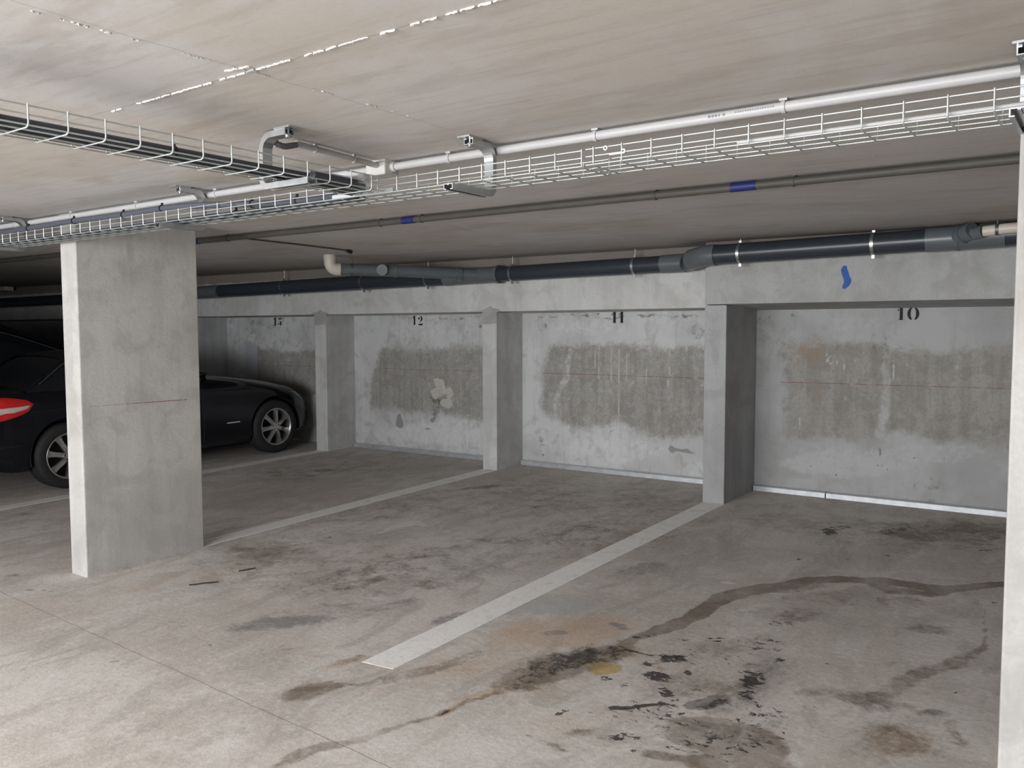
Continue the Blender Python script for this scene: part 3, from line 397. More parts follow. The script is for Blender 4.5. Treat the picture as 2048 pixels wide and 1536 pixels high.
WALL_PATHS = [('l',[(-1.516,1.209,0.026),(-1.495,0.97,0.033),(-1.517,0.646,0.037)],0.6,0.7),('k',[(-1.51,1.568,0.011),(-1.503,1.441,0.022),(-1.509,1.369,0.019),(-1.514,1.281,0.004)],0.5,0.5),('k',[(-1.597,1.456,0.019),(-1.602,1.368,0.015),(-1.604,1.28,0.004)],0.4,0.6),('k',[(-1.527,0.597,0.004),(-1.529,0.532,0.008),(-1.52,0.48,0.006)],1,0.5),('t',[(-1.871,1.242,0.003),(-1.865,1.139,0.005),(-1.866,1.036,0.002)],0.8,0.5),('t',[(-1.815,1.202,0.003),(-1.808,1.079,0.005),(-1.809,0.956,0.002)],0.8,0.5),('t',[(-1.957,1.323,0.003),(-1.951,1.272,0.005),(-1.954,1.22,0.002)],0.8,0.5),('t',[(-1.73,1.245,0.003),(-1.725,1.194,0.005),(-1.727,1.143,0.002)],0.8,0.5),('t',[(-1.443,1.251,0.003),(-1.437,1.171,0.004),(-1.438,1.092,0.002)],0.8,0.5),('t',[(-2.171,0.77,0.003),(-2.165,0.706,0.005),(-2.168,0.642,0.003)],0.8,0.5),('t',[(-1.586,1.328,0.003),(-1.582,1.304,0.005),(-1.585,1.28,0.002)],0.8,0.5),('t',[(-0.996,1.24,0.003),(-0.991,1.212,0.004),(-0.994,1.183,0.002)],0.8,0.5),('t',[(-0.86,0.77,0.003),(-0.855,0.713,0.004),(-0.857,0.656,0.002)],0.8,0.5),('t',[(-1.81,0.997,0.003),(-1.805,0.935,0.005),(-1.807,0.873,0.002)],0.8,0.5),('t',[(-1.914,1.208,0.008),(-1.955,1.232,0.008),(-1.927,1.274,0.004)],0.9,0.5),('l',[(-4.479,1.291,0.035),(-4.508,0.989,0.036),(-4.64,0.78,0.048),(-4.627,0.576,0.06)],0.5,0.7),('l',[(-3.913,0.581,0.087),(-3.913,0.542,0.109)],0.4,0.8),('t',[(-4.14,1.345,0.004),(-4.133,1.178,0.006),(-4.141,1.011,0.003)],0.85,0.5),('t',[(-4.001,1.322,0.004),(-3.994,1.164,0.006),(-4.001,1.006,0.003)],0.85,0.5),('t',[(-3.918,1.298,0.004),(-3.91,0.936,0.006),(-3.916,0.571,0.003)],0.85,0.5),('t',[(-3.837,1.299,0.004),(-3.83,1.132,0.006),(-3.837,0.963,0.003)],0.85,0.5),('t',[(-3.396,1.026,0.004),(-3.389,0.863,0.006),(-3.395,0.699,0.003)],0.85,0.5),('t',[(-3.215,1.353,0.003),(-3.209,1.227,0.005),(-3.214,1.101,0.002)],0.85,0.5),('t',[(-3.384,1.305,0.004),(-3.377,1.189,0.006),(-3.384,1.073,0.003)],0.85,0.5),('t',[(-4.185,1.295,0.004),(-4.179,1.197,0.006),(-4.187,1.098,0.003)],0.85,0.5),('t',[(-3.629,1.16,0.004),(-3.622,1.042,0.006),(-3.629,0.923,0.003)],0.85,0.5),('t',[(-4.64,0.831,0.004),(-4.634,0.806,0.007),(-4.643,0.78,0.003)],0.85,0.5),('t',[(-7.274,1.226,0.01),(-7.286,0.986,0.01),(-7.314,0.834,0.007)],0.8,0.5),('k',[(-6.179,0.662,0.037),(-6.239,0.562,0.037),(-6.315,0.444,0.023)],0.65,0.8),('t',[(-6.306,1.268,0.004),(-6.307,1.155,0.006),(-6.309,1.042,0.004)],0.5,0.6),('t',[(-5.883,1.301,0.004),(-5.886,0.929,0.006),(-5.889,0.554,0.004)],0.5,0.6),('t',[(-6.026,1.383,0.004),(-6.026,1.355,0.006),(-6.026,1.327,0.004)],0.5,0.6)]
WALL_POLYS = [('d',[(-2.275,1.362),(-2.306,1.191),(-2.28,0.935),(-2.287,0.634),(-2.251,0.55),(-2.002,0.603),(-1.761,0.571),(-1.626,0.598),(-1.494,0.656),(-1.384,0.688),(-1.238,0.674),(-1.078,0.631),(-0.924,0.651),(-0.756,0.607),(-0.375,0.583),(-0.401,1.379),(-1.046,1.32),(-1.401,1.354),(-1.779,1.366),(-2.018,1.372)],0.8,0.06),('d',[(-2.297,1.17),(-2.26,0.593),(-2.167,0.591),(-2.096,1.154)],0.35,0.04),('d',[(-4.671,1.34),(-4.793,1.133),(-4.824,0.875),(-4.855,0.744),(-4.793,0.618),(-4.579,0.554),(-4.227,0.521),(-4.029,0.564),(-3.891,0.573),(-3.729,0.526),(-3.57,0.498),(-3.415,0.495),(-3.044,0.523),(-2.972,0.528),(-2.983,1.355),(-3.578,1.331),(-4.118,1.355)],0.75,0.06),('p',[(-3.394,0.379),(-3.364,0.419),(-3.323,0.394),(-3.253,0.386),(-3.189,0.396),(-3.154,0.371),(-3.114,0.351),(-3.213,0.357),(-3.313,0.363),(-3.353,0.34)],1,0.015),('d',[(-7.106,1.287),(-7.235,1.017),(-7.284,0.655),(-7.303,0.521),(-6.954,0.575),(-6.636,0.546),(-6.405,0.57),(-6.033,0.523),(-5.748,0.518),(-5.506,0.533),(-5.502,1.332),(-6.173,1.27),(-6.627,1.264)],0.75,0.06),('p',[(-6.85,0.51),(-6.802,0.513),(-6.764,0.415),(-6.757,0.357),(-6.813,0.342),(-6.877,0.367),(-6.884,0.384)],1,0.015),('d',[(-9.423,1.296),(-9.341,1.229),(-8.73,1.224),(-8.155,1.244),(-8.169,0.676),(-9.446,0.62)],0.75,0.03),('b',[(-9.699,1.388),(-9.55,1.335),(-9.424,1.255),(-9.429,0.824),(-9.687,0.815)],1,0.015)]

ORG = {}


def root(name, loc, label, cat, group=None, rot=(0, 0, 0)):
    o = thing(name, loc, label, cat, group, rot)
    ORG[o.name] = loc if rot == (0, 0, 0) else (0, 0, 0)
    return o


def part(mb, name, mat, parent, **tags):
    """mesh given in world coordinates (parent unrotated) or in the parent's frame (parent rotated)"""
    o = mb.build(name, mat, parent, ORG[parent.name], **tags)
    ORG[o.name] = ORG[parent.name]
    return o


def single(mb, name, mat, origin, label, cat, group=None):
    o = mb.build(name, mat, None, origin, label=label, cat=cat, group=group)
    ORG[o.name] = origin
    return o


# ------------------------------------------------------------------ materials
def floor_material():
    t = NT('stained_concrete_floor')
    big = t.noise(0.7, 5, 0.6, dist=0.4)
    mid = t.noise(3.2, 6, 0.65, dist=0.8)
    st = t.noise(2.6, 5, 0.65, t.scale(t.pos, (1.6, 0.55, 1)), dist=1.2)
    fine = t.noise(45, 4, 0.74)
    edge = t.math('SUBTRACT', t.noise(7, 6, 0.74, dist=0.5), 0.5)
    edgef = t.math('SUBTRACT', t.noise(38, 3, 0.75), 0.5)
    col = t.mix(t.ramp(big, 0.38, 0.64), (0.66, 0.615, 0.575), (0.56, 0.51, 0.465))
    col = t.mix(t.ramp(mid, 0.45, 0.72, 0, 0.45), col, (0.46, 0.415, 0.375))
    col = t.mix(t.ramp(st, 0.52, 0.72, 0, 0.5), col, (0.40, 0.365, 0.335))
    col = t.mix(t.ramp(st, 0.42, 0.24, 0, 0.5), col, (0.70, 0.665, 0.635))
    col = t.mix(t.ramp(fine, 0.45, 0.75, 0, 0.25), col, (0.34, 0.31, 0.28))
    col = t.mix(t.ramp(fine, 0.45, 0.22, 0, 0.3), col, (0.75, 0.72, 0.69))

    def m(name, lo, hi, ke=1.1, kf=0.5):
        a = t.attr(name)
        v = t.math('ADD', a, t.math('MULTIPLY', t.math('MULTIPLY', edge, ke), t.ramp(a, 0.0, 0.15)))
        v = t.math('ADD', v, t.math('MULTIPLY', t.math('MULTIPLY', edgef, kf), t.ramp(a, 0.0, 0.15)))
        return t.ramp(v, lo, hi)
    col = t.mix(t.math('MULTIPLY', m('l', 0.2, 0.95), 0.85), col, (0.74, 0.70, 0.67))
    col = t.mix(t.math('MULTIPLY', m('b', 0.15, 0.8), 0.62), col, (0.44, 0.455, 0.465))
    col = t.mix(t.math('MULTIPLY', m('r', 0.1, 1.0), 0.55), col, (0.52, 0.33, 0.20))
    col = t.mix(t.math('MULTIPLY', m('g', 0.2, 1.0), 0.74), col, (0.19, 0.178, 0.178))
    col = t.mix(t.math('MULTIPLY', m('w', 0.1, 0.9), t.ramp(mid, 0.25, 0.75, 0.55, 0.92)), col, (0.19, 0.145, 0.105))
    col = t.mix(t.math('MULTIPLY', m('y', 0.35, 0.9), 0.72), col, (0.46, 0.30, 0.07))
    col = t.mix(t.math('MULTIPLY', m('k', 0.3, 1.1, 1.9, 1.1), 0.9), col, (0.035, 0.028, 0.023))
    # crusty black flecks, denser where the attribute is high
    sp = t.noise(24, 7, 0.72, t.scale(t.pos, (0.8, 1.3, 1)), dist=0.8)
    dens = t.math('MULTIPLY', t.attr('s'), 0.24)
    fl = t.ramp(t.math('ADD', sp, t.math('MULTIPLY', dens, 1.8)), 0.80, 0.86)
    fl = t.math('MULTIPLY', fl, t.ramp(t.attr('s'), 0.02, 0.15))
    col = t.mix(t.math('MULTIPLY', fl, 0.9), col, (0.03, 0.027, 0.027))
    # fine scattered grit over the whole slab
    gr = t.ramp(t.voronoi(11, t.vadd(t.pos, t.scale(t.noise(20, 3, color=True), (0.12, 0.12, 0)))), 0.045, 0.02)
    gr = t.math('MULTIPLY', gr, t.ramp(t.noise(1.7, 2), 0.52, 0.62))
    col = t.mix(t.math('MULTIPLY', gr, 0.6), col, (0.10, 0.085, 0.075))
    # saw cut across the slab
    p = t.sep()
    yy = t.math('ADD', p[1], t.math('MULTIPLY', t.math('SUBTRACT', t.noise(6, 4), 0.5), 0.012))
    cut = t.ramp(t.math('ABSOLUTE', t.math('SUBTRACT', yy, t.math('ADD', 1.955, t.math('MULTIPLY', p[0], -0.04)))), 0.0035, 0.0012)
    col = t.mix(t.math('MULTIPLY', cut, 0.6), col, (0.15, 0.12, 0.10))
    wet = t.math('ADD', t.attr('w'), t.attr('k'))
    rough = t.ramp(t.math('ADD', fine, t.math('MULTIPLY', wet, -0.25)), 0.1, 0.7, 0.5, 0.82)
    t.bump(t.noise(22, 4, 0.75), 0.2, 0.006)
    return t.out(col, rough, 0, 0.4)


def wall_material(g=1.0):
    t = NT('bay_wall_plaster')
    big = t.noise(1.1, 5, 0.6)
    mid = t.noise(5.5, 5, 0.66, dist=0.8)
    fine = t.noise(55, 4, 0.74)
    vert = t.noise(1.0, 5, 0.62, t.scale(t.pos, (14, 14, 1.1)))
    edge = t.math('SUBTRACT', t.noise(13, 5, 0.74, dist=0.4), 0.5)
    edgef = t.math('SUBTRACT', t.noise(50, 3, 0.75), 0.5)
    col = t.mix(t.ramp(big, 0.35, 0.65), tuple(g * c for c in (0.47, 0.47, 0.47)), tuple(g * c for c in (0.55, 0.555, 0.555)))
    col = t.mix(t.ramp(mid, 0.48, 0.75, 0, 0.45), col, (0.35, 0.345, 0.33))
    col = t.mix(t.ramp(vert, 0.55, 0.75, 0, 0.25), col, (0.36, 0.36, 0.35))

    def m(name, lo, hi, ke=1.1, kf=0.5):
        a = t.attr(name)
        g = t.ramp(a, 0.0, 0.15)
        v = t.math('ADD', a, t.math('MULTIPLY', t.math('MULTIPLY', edge, ke), g))
        v = t.math('ADD', v, t.math('MULTIPLY', t.math('MULTIPLY', edgef, kf), g))
        return t.ramp(v, lo, hi)
    rough_zone = t.mix(t.ramp(mid, 0.35, 0.62), (0.30, 0.285, 0.26), (0.37, 0.355, 0.325))
    rough_zone = t.mix(t.ramp(vert, 0.5, 0.68, 0, 0.4), rough_zone, (0.25, 0.235, 0.21))
    rough_zone = t.mix(t.ramp(vert, 0.46, 0.3, 0, 0.45), rough_zone, (0.40, 0.385, 0.36))
    rough_zone = t.mix(t.ramp(fine, 0.42, 0.75, 0, 0.4), rough_zone, (0.20, 0.185, 0.17))
    col = t.mix(t.math('MULTIPLY', m('d', 0.0, 0.85, 0.85), 0.92), col, rough_zone)
    col = t.mix(t.math('MULTIPLY', m('l', 0.2, 1.0), 0.8), col, tuple(g * c for c in (0.62, 0.625, 0.63)))
    col = t.mix(t.math('MULTIPLY', m('b', 0.3, 0.7, 0.3), 0.8), col, (0.46, 0.48, 0.54))
    col = t.mix(t.math('MULTIPLY', m('r', 0.15, 1.3, 2.0, 1.0), 0.6), col, (0.36, 0.26, 0.16))
    col = t.mix(t.math('MULTIPLY', m('w', 0.2, 1.0), 0.5), col, (0.19, 0.165, 0.14))
    col = t.mix(t.math('MULTIPLY', m('p', 0.3, 0.7, 0.3), 0.85), col, (0.27, 0.27, 0.26))
    col = t.mix(t.math('MULTIPLY', m('k', 0.25, 1.0), 0.7), col, (0.10, 0.09, 0.08))
    col = t.mix(t.math('MULTIPLY', m('t', 0.2, 0.9), 0.8), col, (0.62, 0.59, 0.54))
    t.bump(t.noise(30, 4, 0.75), 0.3, 0.006)
    return t.out(col, 0.88, 0, 0.3)


def ceiling_material():
    t = NT('painted_slab_ceiling')
    big = t.noise(0.55, 5, 0.6, dist=0.6)
    big2 = t.noise(0.8, 4, 0.6, t.vadd(t.pos, (11.0, 5.0, 0)), dist=0.8)
    mid = t.noise(3.0, 6, 0.62, t.scale(t.pos, (0.7, 2.2, 1)), dist=0.5)
    fine = t.noise(70, 4, 0.7)
    grain = t.noise(9, 4, 0.6, t.scale(t.pos, (0.25, 3.0, 1)), dist=0.4)
    col = t.mix(t.ramp(big, 0.38, 0.62), (0.70, 0.69, 0.685), (0.64, 0.60, 0.55))
    col = t.mix(t.ramp(big2, 0.42, 0.68, 0, 0.7), col, (0.67, 0.645, 0.635))
    col = t.mix(t.ramp(mid, 0.5, 0.8, 0, 0.4), col, (0.46, 0.42, 0.38))
    col = t.mix(t.ramp(grain, 0.5, 0.75, 0, 0.22), col, (0.45, 0.40, 0.35))
    col = t.mix(t.ramp(fine, 0.4, 0.8, 0, 0.12), col, (0.40, 0.37, 0.34))
    p = t.sep()
    wob = t.math('MULTIPLY', t.math('SUBTRACT', t.noise(5, 4), 0.5), 0.02)
    # board joints
    jy = t.ramp(t.math('ABSOLUTE', t.math('SUBTRACT', t.math('ADD', p[1], wob), 1.450)), 0.004, 0.001)
    jx = t.ramp(t.math('ABSOLUTE', t.math('SUBTRACT', t.math('ADD', p[0], wob), -1.90)), 0.004, 0.001)
    jx = t.math('MULTIPLY', jx, t.ramp(p[1], 2.36, 2.2))
    col = t.mix(t.math('MULTIPLY', jy, 0.4), col, (0.26, 0.22, 0.19))
    col = t.mix(t.math('MULTIPLY', jx, 0.35), col, (0.28, 0.24, 0.21))
    # paler band over the column row
    band = t.math('MULTIPLY', t.ramp(p[1], 2.50, 2.53), t.ramp(t.math('ADD', p[1], wob), 3.08, 3.02))
    col = t.mix(t.math('MULTIPLY', band, 0.45), col, (0.66, 0.65, 0.64))
    # rusty smudges
    sm = t.ramp(t.noise(0.9, 5, 0.6, t.vadd(t.pos, (3.1, 8.4, 0)), dist=1.0), 0.62, 0.78)
    col = t.mix(t.math('MULTIPLY', sm, 0.2), col, (0.42, 0.31, 0.22))
    # shade painted into the colour along the far edge over the drain pipe
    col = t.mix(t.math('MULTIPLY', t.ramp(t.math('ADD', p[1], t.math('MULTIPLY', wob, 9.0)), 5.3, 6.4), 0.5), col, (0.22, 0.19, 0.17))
    t.bump(t.noise(9, 3, 0.6), 0.1, 0.006)
    return t.out(col, 0.8, 0, 0.35)


def paint_line_material():
    t = NT('worn_line_paint')
    edge = t.noise(9, 8, 0.74, dist=0.6)
    fine = t.noise(60, 6, 0.75)
    big = t.noise(1.6, 4)
    col = t.mix(t.ramp(fine, 0.35, 0.75), (0.96, 0.95, 0.93), (0.87, 0.85, 0.82))
    col = t.mix(t.ramp(edge, 0.52, 0.72, 0, 0.3), col, (0.62, 0.58, 0.52))
    chip = t.math('MULTIPLY', t.ramp(t.math('ADD', fine, t.math('MULTIPLY', edge, 0.5)), 0.98, 1.08), t.ramp(big, 0.45, 0.55))
    col = t.mix(t.math('MULTIPLY', chip, 0.75), col, (0.3, 0.27, 0.23))
    t.bump(fine, 0.1, 0.004)
    return t.out(col, 0.6, 0, 0.4)


MAT = {}
MAT['floor'] = floor_material()
MAT['wall'] = wall_material(1.16)  # same plaster, paler on the left to offset light falloff
MAT['wall_right'] = wall_material(0.86)  # same plaster, darker in the right bay to offset light falloff
MAT['ceiling'] = ceiling_material()
MAT['line'] = paint_line_material()
MAT['column'] = concrete('column_concrete', (0.57, 0.56, 0.54), (0.48, 0.465, 0.445), (0.41, 0.395, 0.375), streak=0.25)
MAT['pillar'] = concrete('pillar_concrete', (0.66, 0.66, 0.655), (0.56, 0.56, 0.55), (0.48, 0.475, 0.46), streak=0.3)  # tone raised to offset light falloff on the left
MAT['pillar_grey'] = concrete('blue_grey_concrete', (0.47, 0.475, 0.48), (0.40, 0.40, 0.405), (0.34, 0.34, 0.34), streak=0.3)
MAT['beam_dim'] = concrete('dim_beam_concrete', (0.46, 0.465, 0.46), (0.40, 0.40, 0.385), (0.35, 0.34, 0.32), streak=0.15, top_brown=0.8)  # right beam kept darker, balancing the light falloff in colour
MAT['beam'] = concrete('beam_concrete', (0.69, 0.69, 0.68), (0.60, 0.595, 0.575), (0.50, 0.49, 0.465), streak=0.15, top_brown=0.8)  # left beam made paler to offset light falloff
MAT['patch'] = concrete('mortar_patch', (0.46, 0.445, 0.43), (0.41, 0.40, 0.38), (0.36, 0.35, 0.335))
MAT['dark_wall'] = concrete('plain_wall', (0.42, 0.42, 0.42), (0.36, 0.36, 0.36), (0.3, 0.3, 0.3))
MAT['mortar'] = plain('white_mortar', (0.80, 0.78, 0.75), 0.8, 0, 0.08)
MAT['zinc'] = plain('galvanized_wire', (0.66, 0.70, 0.69), 0.38, 0.75, 0.12, 60)
MAT['rail'] = plain('galvanized_rail', (0.58, 0.60, 0.61), 0.33, 0.9, 0.2, 25)
MAT['strap'] = plain('strap_steel', (0.62, 0.63, 0.65), 0.28, 0.95, 0.15, 30)
MAT['steel_dark'] = plain('dull_steel', (0.18, 0.17, 0.16), 0.5, 0.8, 0.2, 30)
MAT['channel'] = plain('aluminium_channel', (0.62, 0.64, 0.66), 0.4, 0.6, 0.25, 14)
MAT['conduit'] = plain('pale_grey_conduit', (0.52, 0.515, 0.515), 0.42, 0, 0.05, 20)
MAT['box'] = plain('pale_junction_box', (0.62, 0.60, 0.57), 0.5, 0, 0.06, 20)
MAT['pipe_dark'] = plain('anthracite_pvc', (0.036, 0.043, 0.054), 0.3, 0, 0.06, 8)
MAT['pipe_mid'] = plain('grey_pvc', (0.125, 0.14, 0.15), 0.32, 0, 0.12, 10)
MAT['pipe_white'] = plain('cream_pvc', (0.70, 0.64, 0.56), 0.42, 0, 0.08, 10)
MAT['pipe_taupe'] = plain('taupe_pipe', (0.085, 0.08, 0.068), 0.55, 0, 0.15, 12)
MAT['blue_sleeve'] = plain('blue_sleeve', (0.012, 0.025, 0.15), 0.5, 0, 0.15, 20)
MAT['hose'] = plain('slate_cable', (0.075, 0.08, 0.105), 0.5, 0, 0.15, 30)
MAT['cable'] = plain('dark_cable', (0.045, 0.055, 0.07), 0.35, 0, 0.2, 30)
MAT['tie'] = plain('black_tie', (0.012, 0.012, 0.014), 0.45, 0, 0.1, 30)
MAT['ink'] = plain('black_stencil', (0.012, 0.012, 0.014), 0.75, 0, 0.3, 60)
MAT['grey_ink'] = plain('grey_print', (0.25, 0.25, 0.26), 0.7, 0, 0.3, 60)
MAT['red_chalk'] = plain('red_chalk', (0.26, 0.09, 0.075), 0.9, 0, 0.35, 80)
MAT['blue_spray'] = plain('blue_spray', (0.003, 0.085, 0.36), 0.6, 0, 0.25, 25)
MAT['tar'] = plain('tar_black', (0.03, 0.025, 0.025), 0.8, 0, 0.3, 60)
MAT['car'] = plain('black_car_paint', (0.0025, 0.0035, 0.007), 0.22, 0.0, 0.1, 4, 0.35, 0.25)
MAT['glass'] = plain('dark_car_glass', (0.006, 0.008, 0.012), 0.05, 0, 0.05, 3, 0.6)
MAT['rubber'] = plain('tyre_rubber', (0.014, 0.014, 0.015), 0.75, 0, 0.2, 40)
MAT['alloy'] = plain('alloy_wheel', (0.52, 0.51, 0.50), 0.3, 0.9, 0.1, 20)
MAT['chrome'] = plain('chrome', (0.75, 0.75, 0.76), 0.12, 1.0, 0.05, 10)
MAT['plastic'] = plain('black_plastic', (0.012, 0.012, 0.013), 0.6, 0, 0.1, 30)
MAT['red_lens'] = plain('red_lens', (0.62, 0.012, 0.012), 0.12, 0, 0.1, 30, 0.6, 0.6)
MAT['clear_lens'] = plain('clear_lens', (0.66, 0.62, 0.60), 0.1, 0.2, 0.1, 40, 0.6, 0.6)
MAT['grey_lens'] = plain('grey_lens', (0.22, 0.23, 0.24), 0.12, 0.2, 0.1, 40, 0.6, 0.6)
MAT['lamp_body'] = plain('lamp_housing', (0.7, 0.7, 0.7), 0.5)


# ------------------------------------------------------------------ painted grids
def wobble(X, Y, amp=0.012):
    dx = amp * (np.sin(9 * X + 5 * Y) + 0.6 * np.sin(23 * Y - 11 * X + 1.3) + 0.4 * np.sin(51 * X + 37 * Y))
    dy = amp * (np.sin(8 * Y - 6 * X + 2.0) + 0.6 * np.sin(19 * X + 17 * Y) + 0.4 * np.sin(47 * Y - 43 * X + 0.7))
    return X + dx, Y + dy


def smooth01(v):
    v = np.clip(v, 0, 1)
    return v * v * (3 - 2 * v)


def masks(X, Y, blobs, paths, polys, channels, amp):
    Xw, Yw = wobble(X, Y, amp)
    out = {c: np.zeros(X.shape, np.float32) for c in channels}
    for ch, cx, cy, ax, ay, bx, by, s, soft in blobs:
        det = ax * by - ay * bx
        if abs(det) < 1e-9: continue
        ex = 1.6 * (abs(ax) + abs(bx)) + 0.05
        ey = 1.6 * (abs(ay) + abs(by)) + 0.05
        m = (np.abs(X - cx) < ex) & (np.abs(Y - cy) < ey)
        small = max(abs(ax) + abs(bx), abs(ay) + abs(by)) < 0.05
        dx = (X if small else Xw)[m] - cx
        dy = (Y if small else Yw)[m] - cy
        u = (dx * by - dy * bx) / det
        v = (-dx * ay + dy * ax) / det
        d = np.sqrt(u * u + v * v)
        out[ch][m] = np.maximum(out[ch][m], s * smooth01((1 + soft * 0.5 - d) / max(soft, 0.05)))
    for ch, pts, s, soft in paths:
        for (x0, y0, r0), (x1, y1, r1) in zip(pts[:-1], pts[1:]):
            R = max(r0, r1) * 1.5 + 0.04
            m = (X > min(x0, x1) - R) & (X < max(x0, x1) + R) & (Y > min(y0, y1) - R) & (Y < max(y0, y1) + R)
            thin = max(r0, r1) < 0.015
            px = (X if thin else Xw)[m] - x0
            py = (Y if thin else Yw)[m] - y0
            L = (x1 - x0) ** 2 + (y1 - y0) ** 2 + 1e-9
            k = np.clip((px * (x1 - x0) + py * (y1 - y0)) / L, 0, 1)
            d = np.hypot(px - k * (x1 - x0), py - k * (y1 - y0)) / (r0 + k * (r1 - r0))
            out[ch][m] = np.maximum(out[ch][m], s * smooth01((1 + soft * 0.5 - d) / max(soft, 0.05)))
    for ch, poly, s, soft in polys:
        P = np.array(poly)
        a, b = P.min(0) - soft - 0.05, P.max(0) + soft + 0.05
        m = (X > a[0]) & (X < b[0]) & (Y > a[1]) & (Y < b[1])
        px = (Xw if soft > 0.02 else X)[m]
        py = (Yw if soft > 0.02 else Y)[m]
        ins = np.zeros(px.shape, bool)
        dm = np.full(px.shape, 9.0)
        n = len(P)
        for i in range(n):
            x0, y0 = P[i]; x1, y1 = P[(i + 1) % n]
            c = ((y0 > py) != (y1 > py)) & (px < (x1 - x0) * (py - y0) / ((y1 - y0) + 1e-12) + x0)
            ins ^= c
            L = (x1 - x0) ** 2 + (y1 - y0) ** 2 + 1e-12
            k = np.clip(((px - x0) * (x1 - x0) + (py - y0) * (y1 - y0)) / L, 0, 1)
            dm = np.minimum(dm, np.hypot(px - x0 - k * (x1 - x0), py - y0 - k * (y1 - y0)))
        sd = np.where(ins, dm, -dm)
        out[ch][m] = np.maximum(out[ch][m], s * smooth01(0.5 + sd / (2 * soft)))
    return out


def grid(name, A, B, fn, mat, attrs, flip=False):
    """A, B 1-D arrays; fn(a,b) -> x,y,z arrays"""
    a, b = np.meshgrid(A, B)
    x, y, z = fn(a, b)
    na, nb = len(A), len(B)
    co = np.stack([x, y, z], -1).reshape(-1, 3).astype(np.float32)
    i = (np.arange(nb - 1)[:, None] * na + np.arange(na - 1)[None, :]).reshape(-1)
    q = np.stack([i, i + 1, i + na + 1, i + na], -1)
    if flip: q = q[:, ::-1]
    me = bpy.data.meshes.new(name)
    me.vertices.add(len(co)); me.vertices.foreach_set('co', co.ravel())
    me.loops.add(q.size); me.loops.foreach_set('vertex_index', q.ravel().astype(np.int32))
    me.polygons.add(len(q))
    me.polygons.foreach_set('loop_start', (np.arange(len(q)) * 4).astype(np.int32))
    me.polygons.foreach_set('loop_total', np.full(len(q), 4, np.int32))
    me.update(calc_edges=True)
    for k, v in attrs.items():
        at = me.attributes.new(k, 'FLOAT', 'POINT')
        at.data.foreach_set('value', v.reshape(-1).astype(np.float32))
    me.materials.append(mat)
    o = bpy.data.objects.new(name, me)
    COL.objects.link(o)
    ORG[o.name] = (0, 0, 0)
    return tag(o, kind='structure')


XL, XR, YF = -18.0, 3.2, -3.7
# ------------------------------------------------------------------ floor
A = np.concatenate([np.arange(XL, -9, 1.0), np.arange(-9, -6.2, 0.05), np.arange(-6.2, 0.6, 0.016), np.arange(0.6, XR + 0.3, 0.4)])
B = np.concatenate([np.arange(YF, 0.8, 0.7), np.arange(0.8, 7.3, 0.016)])
ga, gb = np.meshgrid(A, B)
fm = masks(ga, gb, FLOOR_BLOBS, FLOOR_PATHS, [], 'wkrglbys', 0.012)
floor = grid('floor', A, B, lambda a, b: (a, b, zfl(a, b)), MAT['floor'], fm)

# ------------------------------------------------------------------ walls
YB, YB10 = 7.212, 7.172
for (x0, x1, yw) in ((-13.0, -2.6, YB), (-2.6, XR, YB10)):
    A = np.concatenate([np.arange(x0, -9.6, 0.2), np.arange(max(x0, -9.6), min(x1, 0.2), 0.014), np.arange(0.2, x1 + 0.1, 0.3)]) if x1 > 0 else np.concatenate([np.arange(x0, -9.6, 0.2), np.arange(-9.6, x1 + 0.01, 0.014)])
    B = np.arange(-0.06, 1.76, 0.014)
    ga, gb = np.meshgrid(A, B)
    wm = masks(ga, gb, WALL_BLOBS, WALL_PATHS, WALL_POLYS, 'dlbrwpkt', 0.014)
    wb_ = grid('wall_back', A, B, lambda a, b, yw=yw: (a, np.full(a.shape, yw), b), MAT['wall' if x0 < -10 else 'wall_right'], wm)
    if x0 < -10: WALL_L = wb_
    else: WALL_R = wb_
m = MB(); m.box(XL, -12.9, 7.2, 7.3, -0.4, 2.4); m.build('wall_back', MAT['dark_wall'], kind='structure')
m = MB(); m.box(XL - 0.1, XL, YF, 7.3, -0.5, 2.4); m.build('wall_left', MAT['dark_wall'], kind='structure')
m = MB(); m.box(XR, XR + 0.1, YF, 7.3, -0.3, 2.4); m.build('wall_right', MAT['dark_wall'], kind='structure')
m = MB(); m.box(XL, XR, YF - 0.1, YF, -0.5, 2.4); m.build('wall_front', MAT['dark_wall'], kind='structure')
m = MB(); m.box(AREA_X0 - 0.2, AREA_X0, YF, AREA_Y + 2.4, -0.5, 2.4); m.build('wall_left', MAT['dark_wall'], kind='structure')  # unseen wall added to keep the area light off the left bays

# ------------------------------------------------------------------ ceiling
A = np.linspace(XL, XR, 12); B = np.linspace(YF, 7.3, 10)
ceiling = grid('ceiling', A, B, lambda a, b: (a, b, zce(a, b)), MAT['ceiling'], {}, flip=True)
K = 0.963
m = MB()
rs = random.Random(3)


